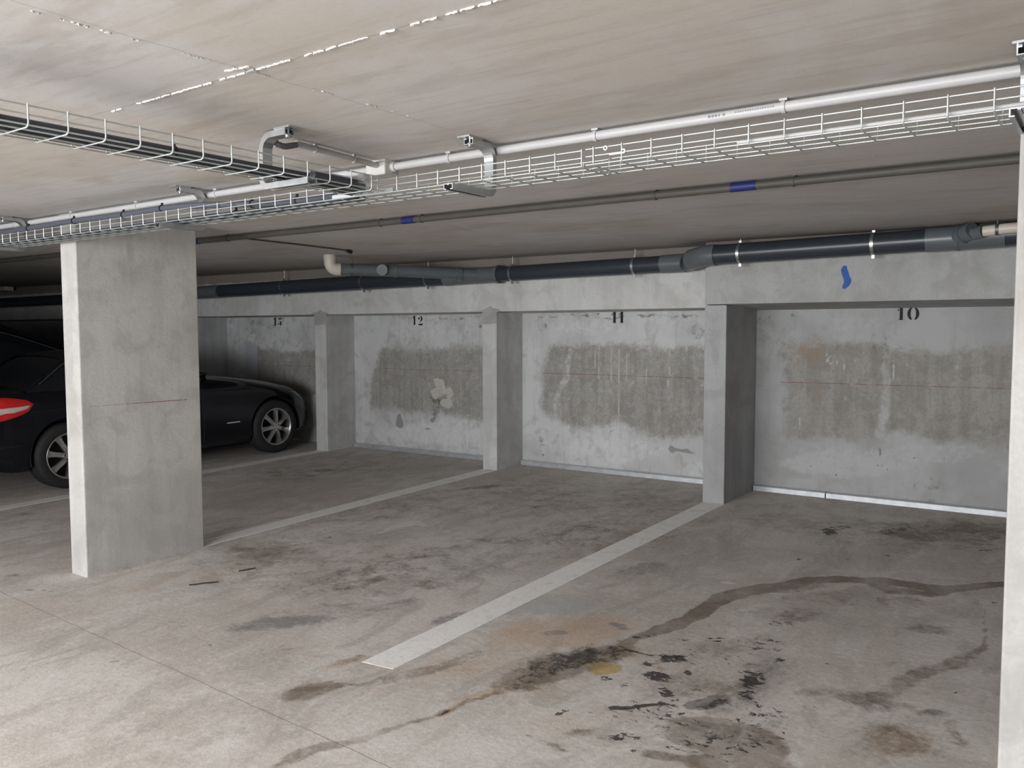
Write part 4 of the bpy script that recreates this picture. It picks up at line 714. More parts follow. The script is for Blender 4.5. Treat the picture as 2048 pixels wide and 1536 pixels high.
def fins(p0, p1, step, wmin, wmax, density):
    p0 = Vector(p0) * K; p1 = Vector(p1) * K
    L = (p1 - p0).length
    d = (p1 - p0) / L
    nrm = Vector((-d.y, d.x))
    s = 0.0
    while s < L:
        ln = rs.uniform(0.3, 1.0) * step
        if rs.random() < density(s / L):
            wd = rs.uniform(wmin, wmax) * (0.5 + density(s / L))
            k = 5
            top = []; bot = []
            for i in range(k + 1):
                t = s + ln * i / k
                c = p0 + d * t + nrm * rs.uniform(-0.002, 0.002)
                ww = wd * math.sin(PI * (i + 0.4) / (k + 0.8)) * rs.uniform(0.6, 1.2)
                top.append(c + nrm * ww); bot.append(c - nrm * ww)
            for i in range(k):
                q = [bot[i], bot[i + 1], top[i + 1], top[i]]
                h = rs.uniform(0.002, 0.005)
                pts = [(a.x, a.y, zce(a.x, a.y) - h) for a in q] + [(a.x, a.y, zce(a.x, a.y) + 0.002) for a in q]
                m.hexa(pts)
        s += ln * rs.uniform(1.0, 1.25)


fins((-2.95, 1.515), (-1.0, 1.498), 0.05, 0.0006, 0.0026, lambda s: 0.88 if s > 0.2 else 0.4)
fins((-2.0, 0.85), (-1.975, 1.5), 0.03, 0.0006, 0.0016, lambda s: 0.2 + 0.4 * s)
fins((-2.03, 1.465), (-1.955, 1.475), 0.05, 0.002, 0.004, lambda s: 1.0)
fins((-1.97, 1.5), (-1.945, 2.43), 0.03, 0.0006, 0.0012, lambda s: 0.2)
m.build('mortar_fins', MAT['mortar'], ceiling, (0, 0, 0), label='rough white mortar squeezed out of the board joints')
# the dark smudge where the joints cross is a spot of rough mortar
m = MB(); m.box(-1.902, -1.873, 1.441, 1.459, 2.181, 2.19)
m.build('mortar_lump', MAT['patch'], ceiling, (0, 0, 0), label='brown lump at the crossing of the joints')

# ------------------------------------------------------------------ beams
m = MB()
xs0, xs1 = -17.9, -2.734
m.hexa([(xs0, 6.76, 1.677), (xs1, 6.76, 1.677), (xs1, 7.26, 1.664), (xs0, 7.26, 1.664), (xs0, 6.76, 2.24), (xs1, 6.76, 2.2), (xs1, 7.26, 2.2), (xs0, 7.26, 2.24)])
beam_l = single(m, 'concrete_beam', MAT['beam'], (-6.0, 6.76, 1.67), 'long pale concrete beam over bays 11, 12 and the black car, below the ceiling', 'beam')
bevel(beam_l, 0.006)
m = MB()
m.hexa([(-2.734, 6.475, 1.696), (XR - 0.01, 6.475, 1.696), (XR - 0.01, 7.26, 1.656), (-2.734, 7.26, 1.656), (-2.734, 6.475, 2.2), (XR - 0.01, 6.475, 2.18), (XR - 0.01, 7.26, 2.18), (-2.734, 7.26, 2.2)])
beam_r = single(m, 'concrete_beam', MAT['beam_dim'], (-1.0, 6.475, 1.69), 'thicker concrete beam over bay 10 with a blue spray mark', 'beam')
bevel(beam_r, 0.006)
# blue spray stroke and the pale halo beside it
m = MB()
cl = [(-1.650, 1.960), (-1.655, 1.935), (-1.648, 1.91), (-1.640, 1.885), (-1.630, 1.862), (-1.628, 1.838), (-1.640, 1.815), (-1.652, 1.792)]
hw = [0.012, 0.022, 0.025, 0.024, 0.026, 0.025, 0.024, 0.012]
poly = [(x - h, z) for (x, z), h in zip(cl, hw)] + [(x + h, z) for (x, z), h in reversed(list(zip(cl, hw)))]
m.prism(poly, (0, 6.4735, 0), (1, 0, 0), (0, 0, 1), (0, 0.002, 0))
part(m, 'spray_mark', MAT['blue_spray'], beam_r, label='blue spray stroke')

# ------------------------------------------------------------------ pillars of the bays
def pillar(x0, x1, y0, ztop, label, patch):
    m = MB()
    m.box(x0, x1, y0, 7.23, -0.12, ztop)
    p = single(m, 'bay_pillar', MAT['pillar' if patch else 'pillar_grey'], ((x0 + x1) / 2, (y0 + 7.23) / 2, 0.0), label, 'pillar', None)
    bevel(p, 0.006)
    if patch:
        xm = (x0 + x1) / 2
        poly = [(x0 + 0.004, 1.55), (x1 - 0.004, 1.56), (x1 - 0.002, 1.66), (x1 + 0.05, 1.686), (x1 + 0.02, 1.70), (xm + 0.05, 1.712), (xm + 0.01, 1.735), (xm - 0.03, 1.715), (x0 + 0.01, 1.70), (x0 - 0.07, 1.688), (x0 - 0.02, 1.68), (x0 + 0.003, 1.672)]
        m = MB(); m.prism(poly, (0, y0 - 0.003, 0), (1, 0, 0), (0, 0, 1), (0, 0.004, 0))
        part(m, 'mortar_patch', MAT['patch'], p, label='darker mortar patch where pillar meets beam')
    return p


pillar(-12.78, -12.58, 6.76, 1.67, 'concrete pillar furthest left, in the dark beyond the black cars', False)
pillar(-10.26, -10.07, 6.76, 1.67, 'concrete pillar on the far side of the black coupe', False)
pillar(-7.751, -7.555, 6.76, 1.673, 'concrete pillar between the black coupe and bay 12', True)
pillar(-5.235, -5.056, 6.76, 1.673, 'concrete pillar between bays 12 and 11', True)
pillar(-2.734, -2.55, 6.475, 1.69, 'concrete pillar between bays 11 and 10, standing proud of the others', False)
pillar(-0.23, -0.046, 6.475, 1.69, 'concrete pillar at the right end of bay 10 behind the near column', False)

# ------------------------------------------------------------------ free columns
def column(x0, x1, label):
    m = MB()
    m.box(x0, x1, 2.587, 3.401, -0.18, 2.23)
    o = single(m, 'concrete_column', MAT['column'], ((x0 + x1) / 2, 2.99, 0.0), label, 'column', None)
    bevel(o, 0.007)
    return o


c1 = column(-5.248, -5.064, 'wide flat concrete column at left in front of the black coupe, red chalk line on its side')
column(-0.228, -0.044, 'pale concrete column cut off by the right edge of the picture')
m = MB()
rs = random.Random(5)
y = 2.64
while y < 3.30:
    ln = rs.uniform(0.03, 0.08)
    h = 0.0012 + 0.0028 * min(1, max(0, (y - 2.75) / 0.3))
    z = 1.036 - (y - 2.64) * 0.004
    m.box(-5.066, -5.0625, y, min(y + ln, 3.30), z - h / 2, z + h / 2)
    y += ln + rs.uniform(0.0, 0.012)
part(m, 'chalk_line', MAT['red_chalk'], c1, label='faint red chalk level line')

# ------------------------------------------------------------------ red level lines on the bay walls
def chalk(parent, yw, x0, x1, z0, z1, seed):
    rs = random.Random(seed)
    m = MB()
    x = x0
    while x < x1:
        ln = min(rs.uniform(0.05, 0.22), x1 - x)
        z = z0 + (z1 - z0) * (x - x0) / (x1 - x0) + rs.uniform(-0.001, 0.001)
        h = rs.uniform(0.002, 0.0045)
        m.box(x, x + ln, yw - 0.002, yw + 0.001, z - h / 2, z + h / 2)
        x += ln + (rs.uniform(0.0, 0.01) if rs.random() < 0.8 else rs.uniform(0.02, 0.07))
    part(m, 'chalk_line', MAT['red_chalk'], parent, label='red chalk level line')


chalk(WALL_L, YB, -9.0, -7.75, 1.03, 1.038, 1)
chalk(WALL_L, YB, -7.19, -5.24, 1.036, 1.050, 2)
chalk(WALL_L, YB, -4.80, -2.75, 1.050, 1.052, 3)
chalk(WALL_R, YB10, -2.33, -0.3, 1.046, 1.058, 4)


# ------------------------------------------------------------------ stencilled bay numbers
def arc(cx, cy, rx, ry, a0, a1, n=12):
    return [(cx + rx * math.cos(math.radians(a0 + (a1 - a0) * i / n)), cy + ry * math.sin(math.radians(a0 + (a1 - a0) * i / n))) for i in range(n + 1)]


def glyph(ch):
    """polygons in a unit-high box"""
    if ch == '1':
        return [[(0.10, 0.0), (0.46, 0.0), (0.42, 0.04), (0.42, 1.0), (0.20, 1.0), (0.20, 0.05)], [(0.02, 0.74), (0.06, 0.68), (0.16, 0.80), (0.16, 0.92)]]
    if ch == '0':
        L = arc(0.36, 0.5, 0.34, 0.5, 100, 260) + arc(0.36, 0.5, 0.13, 0.44, 250, 110)
        Rr = arc(0.44, 0.5, 0.34, 0.5, 80, -80) + arc(0.44, 0.5, 0.13, 0.44, -70, 70)
        return [L, Rr]
    if ch == '2':
        return [arc(0.14, 0.74, 0.11, 0.11, 0, 345, 14),
                arc(0.32, 0.72, 0.26, 0.28, 120, -40, 12) + [(0.30, 0.36), (0.12, 0.18), (0.24, 0.34)] + arc(0.30, 0.72, 0.10, 0.22, -30, 100, 8),
                [(0.04, 0.0), (0.56, 0.0), (0.62, 0.26), (0.56, 0.26), (0.50, 0.17), (0.30, 0.19), (0.10, 0.12)]]
    if ch == '5':
        return [[(0.10, 0.98), (0.20, 0.92), (0.50, 0.90), (0.58, 1.0), (0.54, 0.78), (0.34, 0.72), (0.14, 0.78)],
                arc(0.30, 0.28, 0.27, 0.28, 110, -80, 12) + arc(0.28, 0.27, 0.10, 0.20, -70, 95, 8),
                arc(0.13, 0.22, 0.10, 0.10, 0, 345, 12)]
    if ch == "'":
        return [[(0.0, 0.42), (0.05, 0.45), (0.12, 0.68), (0.10, 0.88), (0.03, 0.96), (0.05, 0.7)]]
    return []


def number(parent, yw, items, z, h, label):
    m = MB()
    for ch, x, sx, dz in items:
        for poly in glyph(ch):
            m.prism([(a * h * sx, b * h) for a, b in poly], (x, yw - 0.0025, z + dz), (1, 0, 0), (0, 0, 1), (0, 0.003, 0))
    part(m, 'bay_number', MAT['ink'], parent, label=label)


number(WALL_R, YB10, [('1', -1.425, 1.0, 0), ('0', -1.352, 1.12, -0.002)], 1.567, 0.100, 'black stencilled number 10')
number(WALL_L, YB, [('1', -4.005, 1.15, 0), ('1', -3.925, 1.15, 0)], 1.559, 0.106, 'black stencilled number 11')
number(WALL_L, YB, [('1', -6.60, 1.0, 0.006), ('2', -6.515, 1.15, 0)], 1.547, 0.105, 'black stencilled number 12')
number(WALL_L, YB, [('1', -9.075, 1.2, 0), ('5', -8.985, 1.3, 0), ("'", -8.885, 1.0, 0.0)], 1.553, 0.108, 'black stencilled number 15 with a tick')

# pale mortar hump on the wall of bay 12, standing off the surface
m = MB()
rs = random.Random(11)


def lump(cx, cz, rx, rz, h, seed):
    n = 18
    vs = [(cx, YB - h, cz)]
    for k, f in ((1, 0.55), (2, 1.0)):
        for i in range(n):
            a = 2 * PI * i / n
            r = f * (1 + 0.18 * math.sin(3 * a + seed) + 0.1 * math.sin(7 * a + seed * 2))
            vs.append((cx + rx * r * math.cos(a), YB - h * (1 - f) * 1.2 + 0.001 * (k == 2), cz + rz * r * math.sin(a)))
    fs = [(0, 1 + i, 1 + (i + 1) % n) for i in range(n)] + [(1 + i, 1 + n + i, 1 + n + (i + 1) % n, 1 + (i + 1) % n) for i in range(n)]
    m.add(vs, fs, True)


lump(-6.215, 0.905, 0.08, 0.05, 0.012, 1)
lump(-6.15, 0.86, 0.035, 0.06, 0.012, 4)
lump(-6.17, 0.79, 0.06, 0.035, 0.02, 2)
part(m, 'mortar_lump', plain('lump_plaster', (0.56, 0.54, 0.49), 0.85, 0, 0.15, 18), WALL_L, label='rough pale mortar repair')

# ------------------------------------------------------------------ metal channels at the foot of the bay walls
def channel(x0, x1, yw, label, joint=None):
    m = MB()
    d = 0.045
    for (a, b) in ([(x0, x1)] if joint is None else [(x0, joint - 0.003), (joint + 0.003, x1)]):
        za, zb = zfl(a, yw) , zfl(b, yw)
        m.hexa([(a, yw - d, za - 0.01), (b, yw - d, zb - 0.01), (b, yw, zb - 0.01), (a, yw, za - 0.01), (a, yw - d, za + 0.042), (b, yw - d, zb + 0.042), (b, yw, zb + 0.05), (a, yw, za + 0.05)])
    o = single(m, 'metal_channel', MAT['channel'], ((x0 + x1) / 2, yw - d / 2, zfl((x0 + x1) / 2, yw)), label, 'channel')
    bevel(o, 0.003, 1)


channel(-7.55, -5.24, YB, 'dull grey metal channel along the foot of the wall in bay 12')
channel(-5.051, -2.739, YB, 'grey metal channel along the foot of the wall in bay 11')
channel(-2.545, -0.235, YB10, 'bright metal channel with a joint along the foot of the wall in bay 10', -1.93)

# ------------------------------------------------------------------ painted parking lines
def pline(x0, x1, y0, y1, label, skew=0.0):
    m = MB()
    n = 24
    rs = random.Random(int(abs(x0) * 100))
    pts = []
    for i in range(n + 1):
        y = y0 + (y1 - y0) * i / n
        pts.append((x0 + rs.uniform(-0.002, 0.002), y, x1 + rs.uniform(-0.002, 0.002)))
    for (a0, y_0, b0), (a1, y_1, b1) in zip(pts[:-1], pts[1:]):
        s0 = skew if y_0 == y0 else 0
        q = [(a0, y_0), (b0, y_0 + s0), (b1, y_1), (a1, y_1)]
        m.hexa([(x, y, zfl(x, y) - 0.002) for x, y in q] + [(x, y, zfl(x, y) + 0.0015) for x, y in q])
    xm = (x0 + x1) / 2
    return single(m, 'parking_line', MAT['line'], (xm, (y0 + y1) / 2, zfl(xm, (y0 + y1) / 2)), label, 'parking line')


pline(-2.722, -2.545, 2.615, 6.47, 'long worn white floor line between bays 11 and 10, nearest the viewer', 0.02)
pline(-5.232, -5.066, 3.40, 6.755, 'white floor line from the left column to the pillar between bays 12 and 11')
pline(-7.745, -7.58, 2.6, 6.755, 'faded white floor line beside the wheels of the black coupe')

# ------------------------------------------------------------------ floor bits
def bit(pts, r, name, mat, label, cat, group=None, flat=0.5):
    m = MB()
    m.tube([(x, y, zfl(x, y) + r * 0.6) for x, y in pts], r, 8)
    x, y = pts[0]
    return single(m, name, MAT[mat], (x, y, zfl(x, y)), label, cat, group)


bit([(-4.388, 2.84), (-4.365, 2.867), (-4.347, 2.905), (-4.318, 2.937), (-4.293, 2.972)], 0.005, 'rubber_strip', 'tar', 'longer thin black rubber strip lying on the floor right of the left column', 'strip')
bit([(-4.373, 3.175), (-4.358, 3.215), (-4.350, 3.245), (-4.338, 3.272)], 0.0045, 'rubber_strip', 'tar', 'shorter thin black rubber strip lying behind the longer one', 'strip')


# ------------------------------------------------------------------ wire cable trays
def wire_tray(loc, rotz, length, label, group, n_bottom=4, width=0.17, skip=()):
    """local: runs along +x from 0, width along +y, bottom wires at z 0, walls 0.049 high"""
    t = root('cable_tray', loc, label, 'cable tray', group, (0, 0, rotz) if rotz else (0, 0, 0.0))
    ORG[t.name] = (0, 0, 0)
    r = 0.0024
    for i in range(n_bottom):
        y = width * i / (n_bottom - 1)
        m = MB(); m.tube([(0, y, 0), (length, y, 0)], r, 8)
        part(m, 'long_wire', MAT['zinc'], t)
    for y, z in ((0, 0.026), (0, 0.049), (width, 0.026), (width, 0.049)):
        m = MB(); m.tube([(0, y, z), (length, y, z)], r, 8)
        part(m, 'long_wire', MAT['zinc'], t)
    m = MB()
    zb = -0.0048
    m.tube([(0, -0.0045, 0.053), (0, -0.0045, 0.006), (0, -0.002, -0.001), (0, 0.006, zb), (0, width - 0.006, zb), (0, width + 0.002, -0.001), (0, width + 0.0045, 0.006), (0, width + 0.0045, 0.053)], r, 8)
    first = None
    k = 0
    x = 0.03
    while x < length:
        if first is None:
            first = part(m, 'cross_wire', MAT['zinc'], t)
            first.location = (x, 0, 0)
        elif k not in skip:
            c = first.copy(); COL.objects.link(c); c.parent = t; c.location = (x, 0, 0)
        x += 0.1
        k += 1
    return t


# runs along the column row; cross wires fall on x = -1.304 + 0.1 k
T1 = wire_tray((-10.034, 2.335, 2.016), 0, 8.63, 'long galvanised wire tray with cables on the ceiling, left of the double wire', None)
T2 = wire_tray((-1.391, 2.335, 2.018), 0, 2.6, 'galvanised empty wire tray on the ceiling, right of the double wire', None)
# branch running towards the viewer at upper left (local x -> world +y, local y -> world -x)
T3 = wire_tray((-2.25, 0.31, 2.016), PI / 2, 2.0, 'galvanised wire tray branching from the upper left into the long tray', None)

# splice plate on the junction
m = MB(); m.box(-2.55, -2.22, 2.325, 2.331, 2.016, 2.03)
single(m, 'splice_plate', MAT['zinc'], (-2.38, 2.33, 2.02), 'flat zinc splice plate joining the branch tray to the long tray', 'splice plate')
m = MB(); m.box(-2.275, -2.245, 2.20, 2.23, 2.035, 2.066)
m.box(-2.28, -2.242, 2.207, 2.223, 2.046, 2.054)
single(m, 'tray_clamp', MAT['strap'], (-2.26, 2.215, 2.05), 'small bright clamp on the top wires near the end of the branch tray', 'clamp')
m = MB(); m.ring((-1.318, 2.331, 2.062), (0, 1, 0), 0.004, 0.0075, 0.003, 16); m.ring((-1.255, 2.331, 2.045), (0, 1, 0), 0.004, 0.0075, 0.003, 16)
m.box(-1.304, -1.262, 2.329, 2.333, 2.038, 2.044)
single(m, 'tray_joiner', MAT['zinc'], (-1.28, 2.331, 2.05), 'zinc joiner with two round eyes on the tray right of the double wire', 'joiner')

# ------------------------------------------------------------------ ceiling brackets (C-shaped rail hangers)
def bracket(loc, rotz, label, arm=0.26, top=0.13, drop=0.20):
    """local: post at y 0, arm and head reach towards -y, ceiling at z 0"""
    t = root('ceiling_bracket', loc, label, 'bracket', 'C-shaped brackets carrying the wire trays', (0, 0, rotz))
    ORG[t.name] = (0, 0, 0)
    pr = [(-.0205, -.0105), (.0205, -.0105), (.0205, .0105), (.009, .0105), (.009, .0075), (.0175, .0075), (.0175, -.0075), (.004, -.0075), (.003, -.0045), (-.003, -.0045), (-.004, -.0075), (-.0175, -.0075), (-.0175, .0075), (-.009, .0075), (-.009, .0105), (-.0205, .0105)]
    path = [(0, -top, -0.016)]
    R = 0.05
    for i in range(7):
        a = math.radians(90 - 15 * i)
        path.append((0, -R + R * math.cos(a), -0.016 - R + R * math.sin(a)))
    R = 0.03
    for i in range(7):
        a = math.radians(-15 * i)
        path.append((0, -R + R * math.cos(a), -drop + R + R * math.sin(a)))
    path.append((0, -arm, -drop))
    m = MB(); m.sweep(path, pr, (1, 0, 0))
    part(m, 'rail', MAT['rail'], t)
    m = MB(); m.box(-0.028, 0.028, -top - 0.03, -top + 0.05, -0.006, 0.002)
    part(m, 'foot_plate', MAT['rail'], t)
    m = MB(); m.tube([(0, -top + 0.01, -0.005), (0, -top + 0.01, -0.034)], 0.005, 10)
    m.tube([(0, -top + 0.01, -0.026), (0, -top + 0.01, -0.034)], 0.0095, 6)
    part(m, 'anchor_bolt', MAT['strap'], t)
    return t


GB = 0
for i, (x, lab) in enumerate([(-1.918, 'C-shaped zinc bracket in the middle of the long tray, right of the junction box'),
                              (-3.708, 'C-shaped zinc bracket above the right edge of the left column'),
                              (-5.572, 'C-shaped zinc bracket at the left edge of the picture'),
                              (-0.205, 'C-shaped zinc bracket cut off at the right edge of the picture')]):
    bracket((x, 2.530, zce(x, 2.53)), 0, lab, drop=zce(x, 2.53) - 1.998, arm=0.245)
bracket((-2.452, 1.93, zce(-2.45, 1.93)), PI / 2, 'C-shaped zinc bracket carrying the branch tray, left of the junction box', drop=zce(-2.45, 1.93) - 1.998, arm=0.24)

# ------------------------------------------------------------------ cables in the trays
def cable(pts, r, name, mat, label, ties, cat='cable', group=None, tie_r=None):
    t = root(name, pts[0], label, cat, group)
    # smooth the path
    P = [Vector(p) for p in pts]
    Q = []
    for i in range(len(P) - 1):
        p0 = P[max(i - 1, 0)]; p1 = P[i]; p2 = P[i + 1]; p3 = P[min(i + 2, len(P) - 1)]
        for k in range(6):
            u = k / 6
            Q.append(0.5 * ((2 * p1) + (p2 - p0) * u + (2 * p0 - 5 * p1 + 4 * p2 - p3) * u * u + (3 * p1 - p0 - 3 * p2 + p3) * u ** 3))
    Q.append(P[-1])
    m = MB(); m.tube(Q, r, 12)
    part(m, 'sheath', MAT[mat], t)
    for f in ties:
        i = min(len(Q) - 2, int(f * (len(Q) - 1)))
        d = (Q[i + 1] - Q[i]).normalized()
        m = MB(); m.ring(Q[i], d, r * 0.9, r + 0.003, 0.007, 16)
        m.box(Q[i].x - 0.004, Q[i].x + 0.004, Q[i].y - 0.004, Q[i].y + 0.004, Q[i].z + r, Q[i].z + r + 0.012)
        part(m, 'cable_tie', MAT['tie'], t)
    return t


hy = 2.338
cable([(-9.9, hy, 2.083), (-7.4, hy, 2.083), (-5.47, hy, 2.080), (-5.09, hy, 2.082), (-4.58, hy, 2.086), (-4.09, hy, 2.079), (-3.75, hy, 2.082), (-3.456, hy + 0.01, 2.073), (-3.232, hy + 0.02, 2.058), (-2.98, hy + 0.045, 2.046), (-2.7, hy + 0.06, 2.046), (-2.45, hy + 0.03, 2.046), (-2.33, 2.25, 2.045), (-2.29, 2.0, 2.037)], 0.0145, 'slate_cable', 'hose', 'thick slate grey cable riding on the front edge of the long tray', [0.235, 0.31, 0.385, 0.47, 0.66, 0.74])
cable([(-2.335, 0.35, 2.034), (-2.33, 1.0, 2.034), (-2.335, 1.5, 2.036), (-2.33, 1.9, 2.034), (-2.345, 2.15, 2.036), (-2.42, 2.36, 2.036), (-2.6, 2.42, 2.036), (-3.0, 2.44, 2.032), (-4.0, 2.43, 2.032), (-7.4, 2.43, 2.032), (-9.9, 2.43, 2.032)], 0.0155, 'dark_cable', 'cable', 'thick dark cable lying in the branch tray and turning left into the long tray', [0.1, 0.2, 0.35, 0.62, 0.75])
cable([(-2.375, 0.35, 2.028), (-2.372, 1.0, 2.028), (-2.37, 1.9, 2.028), (-2.39, 2.2, 2.028), (-2.47, 2.38, 2.028), (-2.8, 2.405, 2.026), (-4.0, 2.39, 2.026), (-7.4, 2.39, 2.026), (-9.9, 2.39, 2.026)], 0.009, 'dark_cable', 'cable', 'thinner dark cable beside the thick one in the branch tray', [0.5])
cable([(-2.405, 0.35, 2.026), (-2.405, 1.0, 2.026), (-2.40, 1.8, 2.026), (-2.42, 2.25, 2.026), (-2.52, 2.46, 2.026), (-2.9, 2.475, 2.026), (-4.0, 2.47, 2.026), (-7.4, 2.47, 2.026), (-9.9, 2.47, 2.026)], 0.007, 'pale_cable', 'steel_dark', 'thin grey cable at the outer side of the branch tray', [])
cable([(-0.9, 2.35, 2.028), (-0.4, 2.352, 2.028), (0.6, 2.352, 2.028), (1.1, 2.352, 2.028)], 0.006, 'pale_cable', 'conduit', 'thin pale cable in the empty tray near the right column', [])

# ------------------------------------------------------------------ pale conduit, junction box and hose
def straight(name, label, cat, mat, p0, p1, r, clips, clip_mat, group=None, clip_up=True, clipname='pipe_clip'):
    t = root(name, p0, label, cat, group)
    m = MB(); m.tube([p0, p1], r, 24)
    part(m, 'tube', MAT[mat], t)
    d = (Vector(p1) - Vector(p0)).normalized()
    for s in clips:
        c = Vector(p0) + d * s
        m = MB(); m.ring(c, d, r * 0.95, r + 0.0035, 0.012, 20)
        zc = zce(c.x, c.y)
        if clip_up:
            w_ = 0.006
            m.box(c.x - w_, c.x + w_, c.y - w_, c.y + w_, c.z + r, zc + 0.002)
            m.box(c.x - 0.012, c.x + 0.012, c.y - 0.012, c.y + 0.012, zc - 0.006, zc + 0.001)
        part(m, clipname, MAT[clip_mat], t)
    return t


cz = lambda x: 2.160 - 0.0022 * x
CX0, CXB = -9.9, -2.56
cd1 = straight('conduit', 'pale grey conduit on the ceiling left of the junction box', 'conduit', 'conduit', (CX0, 2.561, cz(CX0)), (CXB, 2.561, cz(CXB)), 0.0155, [x - CX0 for x in (-9.2, -8.5, -7.8, -7.12, -6.44, -5.75, -5.035, -4.34, -3.635, -2.93)], 'conduit')
CXR = -2.44
cd2 = straight('conduit', 'long pale grey conduit on the ceiling right of the junction box', 'conduit', 'conduit', (CXR, 2.561, cz(CXR)), (1.2, 2.561, cz(1.2)), 0.0160, [x - CXR for x in (-2.14, -1.485, -0.838, -0.17)], 'conduit')
# small print on the tube
m = MB()
for x0, w_ in ((-1.072, 0.010), (-1.060, 0.008), (-1.050, 0.009), (-1.038, 0.006), (-1.024, 0.009)):
    m.box(x0, x0 + w_ * 0.8, 2.5442, 2.5455, cz(x0) - 0.002, cz(x0) + 0.005)
part(m, 'printed_mark', MAT['steel_dark'], cd2, label='small black print')
m = MB()
for i in range(16):
    x0 = -0.985 + i * 0.0078
    m.box(x0, x0 + 0.004, 2.5442, 2.5455, cz(x0) + 0.001, cz(x0) + 0.005)
part(m, 'printed_mark', MAT['grey_ink'], cd2, label='fine grey print')

m = MB(); zc0 = zce(-2.5, 2.56)
m.box(-2.555, -2.445, 2.515, 2.600, zc0 - 0.058, zc0 - 0.004)
jb = root('junction_box', (-2.5, 2.56, zc0), 'small cream plastic junction box on the ceiling where three conduits meet', 'junction box')
bx = part(m, 'casing', MAT['box'], jb); bevel(bx, 0.006)
m = MB(); m.box(-2.563, -2.437, 2.507, 2.608, zc0 - 0.008, zc0 + 0.001)
bevel(part(m, 'lid', MAT['box'], jb), 0.002)
for (a, b) in (((-2.575, 2.561), (-2.55, 2.561)), ((-2.45, 2.561), (-2.425, 2.561))):
    m = MB()
    m.tube([(a[0], a[1], cz(a[0])), (b[0], b[1], cz(b[0]))], 0.021, 16)
    part(m, 'cable_gland', MAT['box'], jb)
# conduit coming back towards the viewer and its corrugated hose
p0 = (-2.49, 2.512, 2.170); p1 = (-2.445, 2.06, 2.172)
t = root('conduit', p0, 'thin pale conduit from the junction box towards the bracket of the branch tray', 'conduit')
m = MB(); m.tube([p0, p1], 0.0115, 16); part(m, 'tube', MAT['box'], t)
for f in (0.3, 0.78):
    c = Vector(p0).lerp(Vector(p1), f); m = MB(); m.ring(c, Vector(p1) - Vector(p0), 0.009, 0.0135, 0.010, 16); m.box(c.x - 0.005, c.x + 0.005, c.y - 0.005, c.y + 0.005, c.z + 0.009, zce(c.x, c.y) + 0.001)
    part(m, 'pipe_clip', MAT['conduit'], t)
m = MB()
hp = [Vector((-2.445, 2.065, 2.170)), Vector((-2.443, 2.035, 2.160)), Vector((-2.441, 2.005, 2.152)), Vector((-2.44, 1.975, 2.154)), Vector((-2.438, 1.95, 2.168)), Vector((-2.437, 1.94, 2.185))]
Q = []
for a, b in zip(hp[:-1], hp[1:]):
    for k in range(5): Q.append(a.lerp(b, k / 5))
Q.append(hp[-1])
m.tube(Q, 0.011, 14, radii=[0.0115 if i % 2 else 0.009 for i in range(len(Q))])
single(m, 'corrugated_hose', plain('hose_grey', (0.2, 0.19, 0.18), 0.6), tuple(hp[0]), 'short grey corrugated hose curling up beside the bracket of the branch tray', 'hose')

# ------------------------------------------------------------------ taupe pipe across the ceiling
gy = 3.86
gz = lambda x: 2.1585 - 0.0028 * x
GX0, GX1 = -12.0, 1.0
tp = straight('ceiling_pipe', 'thin taupe pipe with blue sleeves running along the ceiling behind the trays', 'pipe', 'pipe_taupe', (GX0, gy, gz(GX0)), (GX1, gy, gz(GX1)), 0.0205, [x - GX0 for x in (-9.9, -8.4, -6.9, -5.355, -3.795, -3.45, -1.897, -1.214, -0.3)], 'pipe_taupe')
for x0, x1 in ((-5.80, -5.70), (-3.602, -3.505), (-1.505, -1.385)):
    m = MB(); m.tube([(x0, gy, gz(x0)), (x1, gy, gz(x1))], 0.0225, 24)
    part(m, 'sleeve', MAT['blue_sleeve'], tp, label='blue coupling sleeve')
# thin wire pipe on the ceiling beyond it
m = MB(); m.tube([(-5.40, 3.88, 2.192), (-5.42, 4.2, 2.192), (-5.47, 4.8, 2.192), (-5.52, 5.20, 2.192)], 0.006, 10)
wp = root('thin_ceiling_conduit', (-5.5, 4.5, 2.2), 'thin dark conduit on the ceiling ending in a nub, above the white elbow', 'conduit')
part(m, 'tube', MAT['pipe_taupe'], wp)
m = MB(); m.tube([(-5.52, 5.20, 2.192), (-5.523, 5.25, 2.182)], 0.017, 12)
part(m, 'end_cap', MAT['plastic'], wp, label='black end nub')
for f in (0.35, 0.8):
    m = MB(); c = Vector((-5.42, 4.2, 2.192)).lerp(Vector((-5.52, 5.2, 2.192)), f); m.box(c.x - 0.011, c.x + 0.011, c.y - 0.006, c.y + 0.006, c.z - 0.004, zce(c.x, c.y) + 0.001)
    part(m, 'pipe_clip', MAT['pipe_taupe'], wp)

# ------------------------------------------------------------------ big drain pipe along the beam
def strap(parent, c, d, r, hang=True):
    m = MB()
    m.ring(c, d, r * 0.99, r + 0.004, 0.022, 36)
    c = Vector(c)
    # closing lugs below and stud to the ceiling
    m.box(c.x - 0.010, c.x + 0.010, c.y - 0.012, c.y + 0.012, c.z - r - 0.026, c.z - r)
    m.box(c.x - 0.010, c.x + 0.010, c.y - 0.012, c.y + 0.012, c.z + r, c.z + r + 0.02)
    m.tube([(c.x, c.y, c.z + r), (c.x, c.y, zce(c.x, c.y) + 0.001)], 0.005, 8)
    part(m, 'strap', MAT['strap'], parent, label='bright steel pipe strap')


